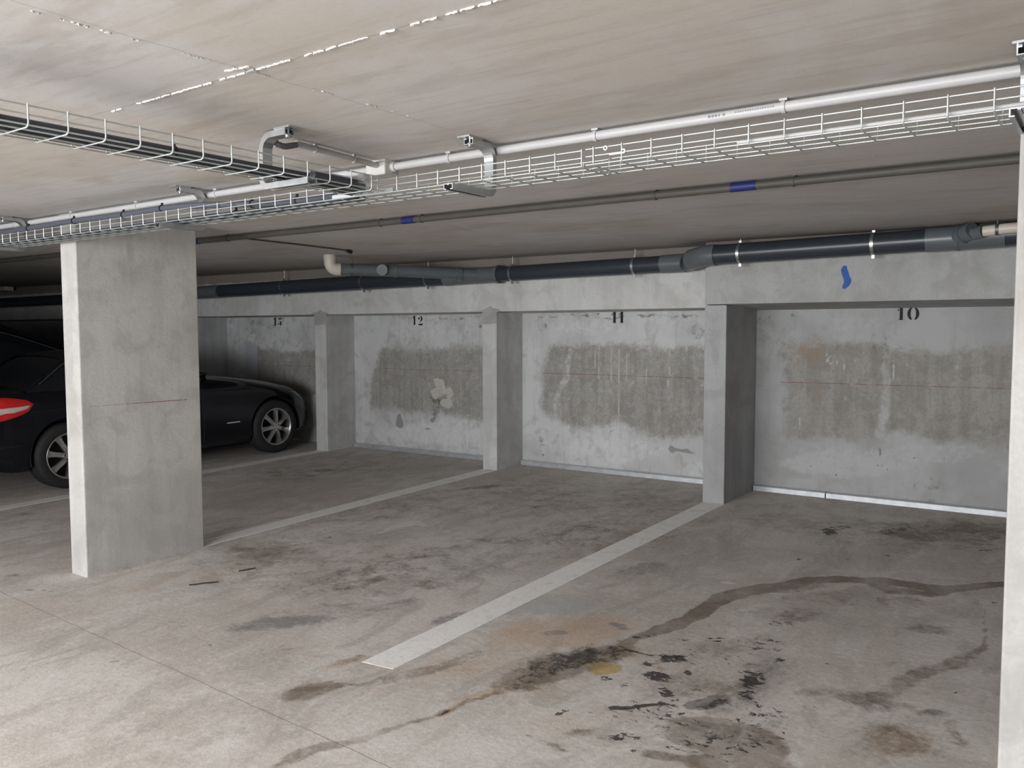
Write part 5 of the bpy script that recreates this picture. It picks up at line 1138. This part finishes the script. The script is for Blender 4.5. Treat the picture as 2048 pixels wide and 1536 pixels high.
bz = lambda x: 2.046 + 0.0095 * (x + 4.0)
by = 6.655
BX0, BX1 = -16.0, -3.02
bp = root('drain_pipe', (-6.0, by, 2.02), 'thick dark grey drain pipe along the long beam, left of the offset fitting', 'pipe')
m = MB(); m.tube([(BX0, by, 1.965), (-9.5, by, bz(-9.5)), (-5.45, by, bz(-5.45))], 0.082, 32)
part(m, 'tube', MAT['pipe_dark'], bp)
m = MB(); m.tube([(-5.50, by, bz(-5.5)), (BX1 - 0.15, by, bz(BX1 - 0.15))], 0.073, 32)
part(m, 'tube', MAT['pipe_dark'], bp)
for x in (-8.15, -6.80, -5.86):
    strap(bp, (x, by, bz(x)), (1, 0, 0), 0.082)
for x in (-4.78, -3.46):
    strap(bp, (x, by, bz(x)), (1, 0, 0), 0.073)
# wye with the branch arriving from the ceiling
m = MB(); m.tube([(-5.62, by, bz(-5.62)), (-5.585, by, bz(-5.6)), (-5.575, by, bz(-5.5)), (-4.98, by, bz(-5.1)), (-4.97, by, bz(-5.0)), (-4.93, by, bz(-5.0))], 0.084, 32, radii=[0.088, 0.088, 0.084, 0.080, 0.084, 0.084])
m.ring((-4.945, by, bz(-4.95)), (1, 0, 0), 0.078, 0.090, 0.03, 32)
part(m, 'wye_fitting', MAT['pipe_mid'], bp, label='lighter grey wye fitting')
m = MB(); m.tube([(-9.9, by, bz(-9.9)), (-9.4, by, bz(-9.4))], 0.085, 24)
part(m, 'coupling', MAT['pipe_mid'], bp)

# branch: white elbow out of the ceiling, grey run, cleanout, 45 degree entry
br = root('branch_pipe', (-6.05, 5.5, 2.1), 'grey branch pipe from the cream ceiling elbow into the drain pipe', 'pipe')
e0 = Vector((-6.06, 5.49, 2.215)); ec = Vector((-6.06, 5.49, 2.075))
b1 = Vector((-5.60, 6.02, 2.058)); b2 = Vector((-5.30, 6.50, 2.045))
d1 = (b1 - ec).normalized()
path = [e0, Vector((-6.06, 5.49, 2.13))]
for i in range(1, 7):
    a = math.radians(15 * i)
    path.append(Vector((-6.06, 5.49, 2.13)) + d1 * (0.06 * (1 - math.cos(a))) + Vector((0, 0, -0.06 * math.sin(a))))
path.append(path[-1] + d1 * 0.035)
m = MB(); m.tube(path, 0.058, 28)
part(m, 'elbow', MAT['pipe_white'], br, label='cream elbow coming out of the ceiling')
m = MB(); m.tube([(-6.06, 5.49, 2.215), (-6.06, 5.49, 2.155)], 0.062, 28)
part(m, 'socket', MAT['pipe_white'], br, label='cream socket at the ceiling')
m = MB(); m.tube([path[-1] - d1 * 0.01, b1, b2, Vector((-5.18, 6.62, 2.04))], 0.055, 28)
part(m, 'tube', MAT['pipe_mid'], br, label='grey branch tube')
m = MB(); cc = Vector((-5.735, 5.86, 2.063)); dv = (Vector((0, 0, 1.5)) - cc); dv = Vector((0.62, -0.78, 0)).normalized()
m.tube([cc, cc + dv * 0.085], 0.046, 24); m.ring(cc + dv * 0.078, dv, 0.03, 0.052, 0.02, 24)
part(m, 'cleanout_cap', MAT['pipe_mid'], br, label='round grey cleanout cap')
m = MB(); c = Vector((-5.93, 5.64, 2.068)); m.ring(c, d1, 0.054, 0.059, 0.02, 28); m.tube([(c.x, c.y, c.z + 0.055), (c.x, c.y, zce(c.x, c.y) + 0.001)], 0.005, 8)
part(m, 'strap', MAT['steel_dark'], br)
m = MB(); m.ring((-5.31, 6.48, 2.046), b2 - b1, 0.052, 0.064, 0.045, 32)
part(m, 'socket', MAT['pipe_mid'], br)
m = MB(); m.ring((-5.66, 5.95, 2.06), b1 - ec, 0.05, 0.060, 0.03, 28)
part(m, 'socket', MAT['pipe_mid'], br)

# offset and right-hand run in front of the thicker beam
ry = 6.365
rz = lambda x: 2.082 + 0.014 * (x + 2.5)
rp = root('drain_pipe', (-2.0, ry, 2.07), 'thick dark grey drain pipe along the beam over bay 10, right of the offset fitting', 'pipe')
m = MB()
m.tube([(-3.20, by, bz(-3.2)), (-2.985, by, bz(-3.0))], 0.078, 32)
part(m, 'elbow', MAT['pipe_mid'], rp, label='grey elbow on the left run')
m = MB(); m.tube([(-3.02, by, bz(-3.0)), (-2.93, by - 0.03, 2.052), (-2.80, ry + 0.06, 2.063), (-2.70, ry, rz(-2.7))], 0.071, 32)
part(m, 'tube', MAT['pipe_dark'], rp)
m = MB(); m.tube([(-2.835, ry + 0.075, 2.062), (-2.76, ry + 0.02, 2.067), (-2.69, ry, rz(-2.69)), (-2.60, ry, rz(-2.6))], 0.083, 32)
part(m, 'elbow', MAT['pipe_mid'], rp, label='grey elbow on the right run')
m = MB(); m.tube([(-2.62, ry, rz(-2.62)), (0.9, ry, rz(0.9))], 0.077, 32)
part(m, 'tube', MAT['pipe_dark'], rp)
for x in (-2.40, -1.43):
    strap(rp, (x, ry, rz(x)), (1, 0, 0), 0.077)
m = MB(); m.tube([(-1.09, ry, rz(-1.09)), (-0.62, ry, rz(-0.62))], 0.082, 32); m.ring((-0.90, ry, rz(-0.9)), (1, 0, 0), 0.07, 0.087, 0.02, 32)
part(m, 'coupling', MAT['pipe_mid'], rp, label='grey-green coupling with a branch')
sd = Vector((0.75, -0.62, 0.25)).normalized()
m = MB(); s0 = Vector((-0.90, ry - 0.03, rz(-0.9) + 0.0)); m.tube([s0, s0 + sd * 0.13], 0.056, 28); m.ring(s0 + sd * 0.06, sd, 0.05, 0.064, 0.018, 28); m.ring(s0 + sd * 0.125, sd, 0.045, 0.058, 0.02, 28)
part(m, 'branch_socket', MAT['pipe_mid'], rp, label='ribbed grey branch socket')
wr = root('white_pipe', (-0.7, 6.22, 2.13), 'short cream pipe entering the drain pipe beside the right column', 'pipe')
a0 = Vector((-0.80, 6.265, 2.115)); a1 = Vector((-0.735, 6.235, 2.125))
m = MB(); m.tube([a0, a1], 0.040, 24)
part(m, 'reducer', MAT['pipe_mid'], wr, label='grey reducer')
m = MB(); m.tube([a1, Vector((-0.60, 6.22, 2.133)), Vector((0.85, 6.2, 2.155))], 0.034, 24)
part(m, 'tube', MAT['pipe_white'], wr, label='cream tube')
m = MB(); m.ring((-0.655, 6.224, 2.131), (1, -0.05, 0), 0.033, 0.038, 0.018, 24); m.tube([(-0.655, 6.224, 2.165), (-0.655, 6.224, 2.196)], 0.005, 8)
part(m, 'strap', MAT['steel_dark'], wr)
# pale box far in the dark at the left
m = MB(); m.tube([(-15.6, 6.55, 2.19), (-14.9, 6.55, 2.188)], 0.0, 8) if False else m.box(-15.7, -15.12, 6.52, 6.66, 2.165, 2.235)
single(m, 'ceiling_box', MAT['box'], (-15.4, 6.6, 2.2), 'pale oblong box under the ceiling far left in the dark', 'box')

# ------------------------------------------------------------------ lamps (behind the viewer)
lm = NT('lamp_tube_light')
em = lm.n.new('ShaderNodeEmission'); em.inputs[0].default_value = (*LAMP_COLOR, 1); em.inputs[1].default_value = 1.0
for i, (lx, ly, ln, st) in enumerate(LAMPS):
    mt = bpy.data.materials.new('lamp_glow'); mt.use_nodes = True
    nt = mt.node_tree; nt.nodes.clear()
    e = nt.nodes.new('ShaderNodeEmission'); e.inputs[0].default_value = (*LAMP_COLOR, 1); e.inputs[1].default_value = st
    o_ = nt.nodes.new('ShaderNodeOutputMaterial'); nt.links.new(e.outputs[0], o_.inputs[0])
    t = root('ceiling_lamp', (lx, ly, zce(lx, ly)), ['white tube lamp on the ceiling behind the viewer', 'tube lamp on the ceiling behind the viewer, right', 'tube lamp on the ceiling far behind the viewer'][i], 'lamp')
    z = zce(lx, ly)
    m = MB(); m.box(lx - ln / 2, lx + ln / 2, ly - 0.05, ly + 0.05, z - 0.035, z + 0.001)
    part(m, 'housing', MAT['lamp_body'], t)
    m = MB(); m.tube([(lx - ln / 2 + 0.04, ly, z - 0.075), (lx + ln / 2 - 0.04, ly, z - 0.075)], 0.03, 12)
    part(m, 'tube', mt, t)
    m = MB(); m.box(lx - ln / 2, lx - ln / 2 + 0.03, ly - 0.04, ly + 0.04, z - 0.11, z - 0.03); m.box(lx + ln / 2 - 0.03, lx + ln / 2, ly - 0.04, ly + 0.04, z - 0.11, z - 0.03)
    part(m, 'end_cap', MAT['lamp_body'], t)

# ------------------------------------------------------------------ cars
def lerp_table(tab, y):
    for (a, va), (b, vb) in zip(tab[:-1], tab[1:]):
        if y <= b:
            k = (y - a) / (b - a) if b > a else 0
            k = min(max(k, 0), 1)
            k = k * k * (3 - 2 * k) * 0.35 + k * 0.65
            return va + (vb - va) * k
    return tab[-1][1]


def car(loc, rot, spec, label, group=None):
    """local frame: +y nose, length 0..L measured from the tail, x sideways, z 0 ground"""
    L = spec['L']; W = spec['W'] / 2
    t = root('car', loc, label, 'car', group, rot)
    ORG[t.name] = (0, 0, 0)
    ys = [0.0, 0.03, 0.08, 0.16, 0.26] + [0.26 + (L - 0.52) * i / 56 for i in range(1, 56)] + [L - 0.26, L - 0.16, L - 0.08, L - 0.03, L]
    top, wid, bot = spec['top'], spec['wid'], spec['bot']
    rings = []
    for y in ys:
        zt = lerp_table(top, y); wd = lerp_table(wid, y) * W; zb = lerp_table(bot, y)
        zs = lerp_table(spec['shoulder'], y)
        prof = [(0, zb), (wd * 0.55, zb), (wd * 0.90, zb + 0.01), (wd * 0.965, zb + 0.06), (wd * 0.985, zb + 0.16), (wd * 1.0, zb + 0.28),
                (wd * 1.0, zs - 0.18), (wd * 0.99, zs - 0.08), (wd * 0.965, zs - 0.02), (wd * 0.92, zs + 0.015),
                (wd * 0.80, zs + (zt - zs) * 0.55 + 0.01), (wd * 0.55, zs + (zt - zs) * 0.85 + 0.005), (wd * 0.25, zt), (0, zt + 0.003)]
        rings.append([(x, y, z) for x, z in prof] + [(-x, y, z) for x, z in prof[-2:0:-1]])
    m = MB()
    n = len(rings[0])
    vs = [p for r in rings for p in r]
    fs = []
    for i in range(len(rings) - 1):
        for j in range(n):
            a = i * n + j; b = i * n + (j + 1) % n
            fs.append((a, b, b + n, a + n))
    fs.append(tuple(range(n))[::-1]); fs.append(tuple(range((len(rings) - 1) * n, len(rings) * n)))
    m.add(vs, fs, True)
    body = part(m, 'body', MAT['car'], t)
    # cut the wheel arches, then drop the cutter
    m = MB()
    for wy in spec['wheels']:
        for sx in (-1, 1):
            m.tube([(sx * (W - 0.30), wy, spec['r'] + 0.01), (sx * (W + 0.2), wy, spec['r'] + 0.01)], spec['arch'], 48)
    me = m.mesh('cutter'); cut = bpy.data.objects.new('cutter', me); COL.objects.link(cut)
    cut.parent = t
    bo = body.modifiers.new('arches', 'BOOLEAN'); bo.operation = 'DIFFERENCE'; bo.object = cut; bo.solver = 'EXACT'
    bpy.context.view_layer.update()
    dg = bpy.context.evaluated_depsgraph_get()
    nm = bpy.data.meshes.new_from_object(body.evaluated_get(dg))
    body.modifiers.clear(); body.data = nm
    bpy.data.objects.remove(cut)
    for p in nm.polygons: p.use_smooth = True
    try:
        nm.set_sharp_from_angle(angle=math.radians(38))
    except Exception:
        pass
    # greenhouse: glass shell with a painted roof on top
    g = spec['roof']
    st = [g['y0'], g['y0'] + 0.06, g['y1'] - (g['y1'] - g['y0']) * 0.45, g['y1'], (g['y1'] + g['y2']) / 2, g['y2'], g['y2'] + (g['y3'] - g['y2']) * 0.5, g['y3'] - 0.05, g['y3']]
    def roofz(y):
        tab = [(g['y0'], g['z0']), (g['y1'], g['zt'] - 0.02), ((g['y1'] + g['y2']) / 2, g['zt']), (g['y2'], g['zt'] - 0.02), (g['y3'], g['z3'])]
        return lerp_table(tab, y)
    yy = [g['y0'] + (g['y3'] - g['y0']) * i / 26 for i in range(27)]
    rings = []
    for y in yy:
        zb = lerp_table(spec['shoulder'], y) - 0.01; zt = max(roofz(y), zb + 0.012)
        wb = lerp_table(spec['wid'], y) * W * 0.90
        k = (zt - zb) / (g['zt'] - zb)
        wt = wb - (wb - W * g['wt']) * k
        pr_ = [(wb, zb), (wb - (wb - wt) * 0.5, zb + (zt - zb) * 0.5), (wt + 0.02, zb + (zt - zb) * 0.88), (wt - 0.06, zt - 0.012 * k), (wt * 0.5, zt + 0.006 * k), (0, zt + 0.014 * k)]
        rings.append([(x, y, z) for x, z in pr_] + [(-x, y, z) for x, z in pr_[-2::-1]])
    m = MB(); n = len(rings[0]); vs = [p for r in rings for p in r]; fs = []
    for i in range(len(rings) - 1):
        for j in range(n - 1):
            a = i * n + j; fs.append((a, a + 1, a + 1 + n, a + n))
    m.add(vs, fs, True)
    part(m, 'windows', MAT['glass'], t, label='dark glass')
    # roof skin
    m = MB(); vs = []; fs = []; k = 0
    for y, r in zip(yy, rings):
        if g['y1'] - 0.12 <= y <= g['y2'] + 0.12:
            vs += [(x, yv, z + 0.006) for x, yv, z in r[2:9]]; k += 1
    for i in range(k - 1):
        for j in range(6):
            a = i * 7 + j; fs.append((a, a + 1, a + 8, a + 7))
    m.add(vs, fs, True)
    part(m, 'roof', MAT['car'], t)
    # pillars of the windscreen and bright sill line
    for sx in (-1, 1):
        pp = []
        for y, r in zip(yy, rings):
            if y >= g['y2'] - 0.1: pp.append((sx * (r[2][0] + 0.004), r[2][1], r[2][2] + 0.003))
        m = MB(); m.tube(pp, 0.022, 8); part(m, 'windscreen_pillar', MAT['car'], t)
        pp = []
        for y, r in zip(yy, rings):
            pp.append((sx * (r[2][0] + 0.012), r[2][1], r[2][2] - 0.012)) if y < g['y2'] else pp.append((sx * (r[1][0] + 0.018), r[1][1], r[1][2] + (r[2][2] - r[1][2]) * 0.72))
        m = MB(); m.tube(pp[2:-1], 0.006, 6); part(m, 'window_trim', MAT['steel_dark'], t, label='thin grey trim over the side window')
        m = MB()
        for s in (0, 1):
            mc = Vector((sx * (W + 0.03), g['y3'] - 0.28, spec['mir']))
        rr = []
        for i in range(9):
            a = PI * i / 8
            rr.append((mc + Vector((sx * 0.10 * -math.cos(a), 0, 0)), 0.012 + 0.055 * math.sin(a)))
        m.tube([q for q, _ in rr], 0.05, 14, radii=[q for _, q in rr])
        part(m, 'door_mirror', MAT['car'], t)
    # wheels
    for wi, wy in enumerate(spec['wheels']):
        for sx in (-1, 1):
            r = spec['r']; xo = sx * (W - 0.005); wd = 0.20
            m = MB()
            prof = [(0.205, 0.0), (0.225, 0.008), (0.27, 0.012), (r - 0.015, 0.002), (r, -0.02), (r, -wd + 0.02), (r - 0.02, -wd), (0.21, -wd)]
            vs = []; fs = []; N = 48
            for rad, dx in prof:
                for i in range(N):
                    a = 2 * PI * i / N
                    vs.append((xo + sx * dx, wy + rad * math.cos(a), r + rad * math.sin(a)))
            for k in range(len(prof) - 1):
                for i in range(N):
                    a = k * N + i; b = k * N + (i + 1) % N
                    fs.append((a, b, b + N, a + N))
            m.add(vs, fs, True)
            wheel = part(m, 'wheel', MAT['rubber'], t)
            m = MB()
            prof = [(0.222, -0.004), (0.218, 0.006), (0.208, 0.006), (0.200, -0.010), (0.192, -0.06), (0.190, -0.15)]
            vs = []; fs = []
            for rad, dx in prof:
                for i in range(N):
                    a = 2 * PI * i / N
                    vs.append((xo + sx * dx, wy + rad * math.cos(a), r + rad * math.sin(a)))
            for k in range(len(prof) - 1):
                for i in range(N):
                    a = k * N + i; b = k * N + (i + 1) % N
                    fs.append((a, b, b + N, a + N))
            m.add(vs, fs, True)
            x1 = xo - sx * 0.018
            NS = 7
            for k in range(NS):
                a0 = 2 * PI * k / NS + 0.25 + wi * 0.3
                def pt(rad, da, dx):
                    return (x1 + sx * dx, wy + rad * math.cos(a0 + da), r + rad * math.sin(a0 + da))
                # wide flared spoke with a dished face
                S = [(0.045, 0.42, 0.010), (0.085, 0.27, 0.012), (0.13, 0.17, 0.004), (0.165, 0.16, -0.006), (0.200, 0.185, -0.014)]
                vs = []
                for rad, da, dx in S:
                    vs += [pt(rad, -da, dx), pt(rad, 0, dx - 0.004), pt(rad, da, dx)]
                for rad, da, dx in S:
                    vs += [pt(rad, -da, dx - 0.03), pt(rad, 0, dx - 0.03), pt(rad, da, dx - 0.03)]
                fs = []
                for q in range(4):
                    for c_ in range(2):
                        a = q * 3 + c_
                        fs.append((a, a + 1, a + 4, a + 3)); b = 15 + a; fs.append((b + 3, b + 4, b + 1, b))
                    a = q * 3
                    fs.append((a, a + 3, a + 18, a + 15)); fs.append((a + 2, a + 17, a + 20, a + 5))
                m.add(vs, fs)
            m.tube([(x1 - sx * 0.03, wy, r), (x1 + sx * 0.012, wy, r)], 0.055, 24)
            rim = part(m, 'rim', MAT['alloy'], wheel, label='seven-spoke alloy rim')
            m = MB(); m.tube([(x1 - sx * 0.12, wy, r), (x1 - sx * 0.10, wy, r)], 0.19, 32)
            part(m, 'brake_disc', MAT['plastic'], wheel)
            m = MB(); m.tube([(x1, wy, r), (x1 + sx * 0.018, wy, r)], 0.030, 20)
            part(m, 'hub_cap', MAT['alloy'], wheel)
            m = MB()
            for k in range(5):
                a = 2 * PI * k / 5 + 0.3
                m.tube([(x1 - sx * 0.0, wy + 0.043 * math.cos(a), r + 0.043 * math.sin(a)), (x1 + sx * 0.0135, wy + 0.043 * math.cos(a), r + 0.043 * math.sin(a))], 0.0085, 10)
            part(m, 'wheel_bolts', MAT['plastic'], wheel)
            # dark liner inside the arch
            m = MB(); vs = []; fs = []; R = spec['arch'] - 0.004
            for i in range(25):
                a = math.radians(-12 + 204 * i / 24)
                for dx in (0.01, -0.29):
                    vs.append((sx * (W - 0.02 + dx), wy + R * math.cos(a), r + 0.01 + R * math.sin(a)))
            for i in range(24): fs.append((2 * i, 2 * i + 1, 2 * i + 3, 2 * i + 2))
            m.add(vs, fs, True); part(m, 'arch_liner', MAT['plastic'], t)
    return t, body, rings


def skin_patch(outline, tri_x, lift, nx=14):
    """curved lens: outline in (y,z); x comes from tri_x(y,z)"""
    m = MB()
    P = outline
    n = len(P)
    cy = sum(p[0] for p in P) / n; cz_ = sum(p[1] for p in P) / n
    vs = [(tri_x(cy, cz_) + lift, cy, cz_)]
    K = 5
    for k in range(1, K + 1):
        f = k / K
        for y, z in P:
            yy, zz = cy + (y - cy) * f, cz_ + (z - cz_) * f
            l = lift * (1 - f ** 4) - 0.012 * (f > 0.99)
            vs.append((tri_x(yy, zz) + l, yy, zz))
    fs = [(0, 1 + i, 1 + (i + 1) % n) for i in range(n)]
    for k in range(K - 1):
        for i in range(n):
            a = 1 + k * n + i; b = 1 + k * n + (i + 1) % n
            fs.append((a, a + n, b + n, b))
    m.add(vs, fs, True)
    return m


from mathutils.bvhtree import BVHTree


def side_x(body):
    bm = bmesh.new(); bm.from_mesh(body.data)
    tree = BVHTree.FromBMesh(bm)
    def f(y, z):
        hit = tree.ray_cast(Vector((3, y, z)), Vector((-1, 0, 0)))
        return hit[0].x if hit[0] is not None else 0.7
    return f


L = 4.02
coupe = dict(
    L=L, W=1.76, r=0.312, arch=0.355, wheels=(0.86, 3.27), mir=0.93,
    top=[(0, 0.80), (0.04, 0.90), (0.25, 0.965), (0.8, 0.975), (1.5, 0.96), (2.3, 0.98), (2.7, 0.945), (3.2, 0.875), (3.6, 0.79), (3.85, 0.70), (3.97, 0.60), (L, 0.48)],
    shoulder=[(0, 0.76), (0.06, 0.86), (0.3, 0.90), (1.2, 0.885), (2.2, 0.885), (2.8, 0.85), (3.3, 0.775), (3.6, 0.705), (3.85, 0.61), (3.97, 0.54), (L, 0.44)],
    wid=[(0, 0.70), (0.05, 0.84), (0.15, 0.92), (0.35, 0.975), (0.9, 1.0), (1.5, 0.985), (2.4, 0.985), (3.27, 1.0), (3.55, 0.955), (3.78, 0.86), (3.92, 0.74), (L, 0.55)],
    bot=[(0, 0.36), (0.1, 0.26), (0.4, 0.20), (1.2, 0.165), (2.9, 0.165), (3.6, 0.18), (3.9, 0.2), (L, 0.28)],
    roof=dict(y0=0.55, z0=0.95, y1=1.05, y2=1.75, y3=2.45, zt=1.275, z3=0.985, wt=0.60))
cy0 = 3.12
slk, slk_body, slk_r = car((-8.885, cy0, zfl(-8.885, cy0)), (0.02, -0.005, 0), coupe, 'black two-seat coupe parked nose to the wall behind the left column')
sx_ = side_x(slk_body)
# tail light: red, pale band, red
tl_y0, tl_y1 = 0.03, 0.50
def leaf(y0, y1, z0, z1, tip_z, n=10):
    """pointed forward at y1"""
    up = [(y0 + (y1 - y0) * i / n, tip_z + (z1 - tip_z) * math.sqrt(max(0, 1 - (i / n) ** 2))) for i in range(n + 1)]
    lo = [(y0 + (y1 - y0) * i / n, tip_z + (z0 - tip_z) * math.sqrt(max(0, 1 - (i / n) ** 1.6))) for i in range(n, -1, -1)]
    return up + lo[1:]
out = leaf(0.03, 0.61, 0.655, 0.935, 0.83)
tail = part(skin_patch(out, sx_, 0.012), 'tail_light', MAT['red_lens'], slk, label='red wrap-around tail light')
band = [(0.04, 0.825), (0.2, 0.822), (0.38, 0.822), (0.585, 0.828), (0.55, 0.79), (0.42, 0.755), (0.25, 0.735), (0.04, 0.725)]
part(skin_patch(band, sx_, 0.0165), 'lens_band', MAT['clear_lens'], tail, label='pale band across the tail light')
# headlight
hl = [(3.50, 0.715), (3.60, 0.712), (3.72, 0.68), (3.80, 0.63), (3.84, 0.575), (3.80, 0.555), (3.74, 0.59), (3.66, 0.635), (3.58, 0.68)]
part(skin_patch(hl, sx_, 0.010), 'headlight', MAT['grey_lens'], slk, label='grey almond-shaped headlight')
# fender script strip
m = MB(); xb = sx_(2.68, 0.42)
for i in range(10):
    m.box(xb - 0.001, xb + 0.003, 2.60 + i * 0.0175, 2.60 + i * 0.0175 + 0.013, 0.425 - 0.006, 0.425 + 0.006)
part(m, 'badge', MAT['chrome'], slk, label='thin chrome lettering on the front fender')
# rear bumper seam and reflector
m = MB(); pts = [(sx_(y, 0.46) + 0.001, y, 0.46) for y in (0.06, 0.15, 0.25, 0.35, 0.45)]
m.tube(pts, 0.003, 6); part(m, 'bumper_seam', MAT['plastic'], slk)
m = MB(); pts = [(sx_(y, 0.60) + 0.0005, y, 0.62 + 0.02 * (y > 1)) for y in (1.28, 1.29)]
for yv in (1.36, 2.32):
    pts = [(sx_(yv, z) + 0.0004, yv, z) for z in (0.25, 0.35, 0.45, 0.55, 0.65, 0.75, 0.85)]
    m.tube(pts, 0.0025, 5)
part(m, 'door_seam', MAT['plastic'], slk)

# second, taller car behind it
L2 = 4.25
tall = dict(
    L=L2, W=1.80, r=0.32, arch=0.37, wheels=(0.80, 3.40), mir=1.08,
    top=[(0, 0.80), (0.04, 1.0), (0.2, 1.08), (1.2, 1.10), (2.6, 1.12), (3.3, 1.05), (3.8, 0.93), (4.1, 0.78), (L2, 0.5)],
    shoulder=[(0, 0.76), (0.06, 0.95), (0.3, 1.02), (1.2, 1.02), (2.6, 1.0), (3.3, 0.93), (3.8, 0.80), (4.1, 0.65), (L2, 0.45)],
    wid=[(0, 0.78), (0.1, 0.92), (0.4, 0.99), (1.2, 1.0), (3.3, 1.0), (3.8, 0.92), (4.1, 0.78), (L2, 0.6)],
    bot=[(0, 0.36), (0.2, 0.24), (1.2, 0.18), (3.3, 0.18), (3.9, 0.2), (L2, 0.28)],
    roof=dict(y0=0.12, z0=1.06, y1=0.55, y2=1.72, y3=2.9, zt=1.66, z3=1.12, wt=0.66))
hb, hb_body, _ = car((-11.36, 2.75, zfl(-11.36, 2.75)), (0.02, -0.005, 0), tall, 'taller dark car beyond the black coupe, its roof showing at the left edge')
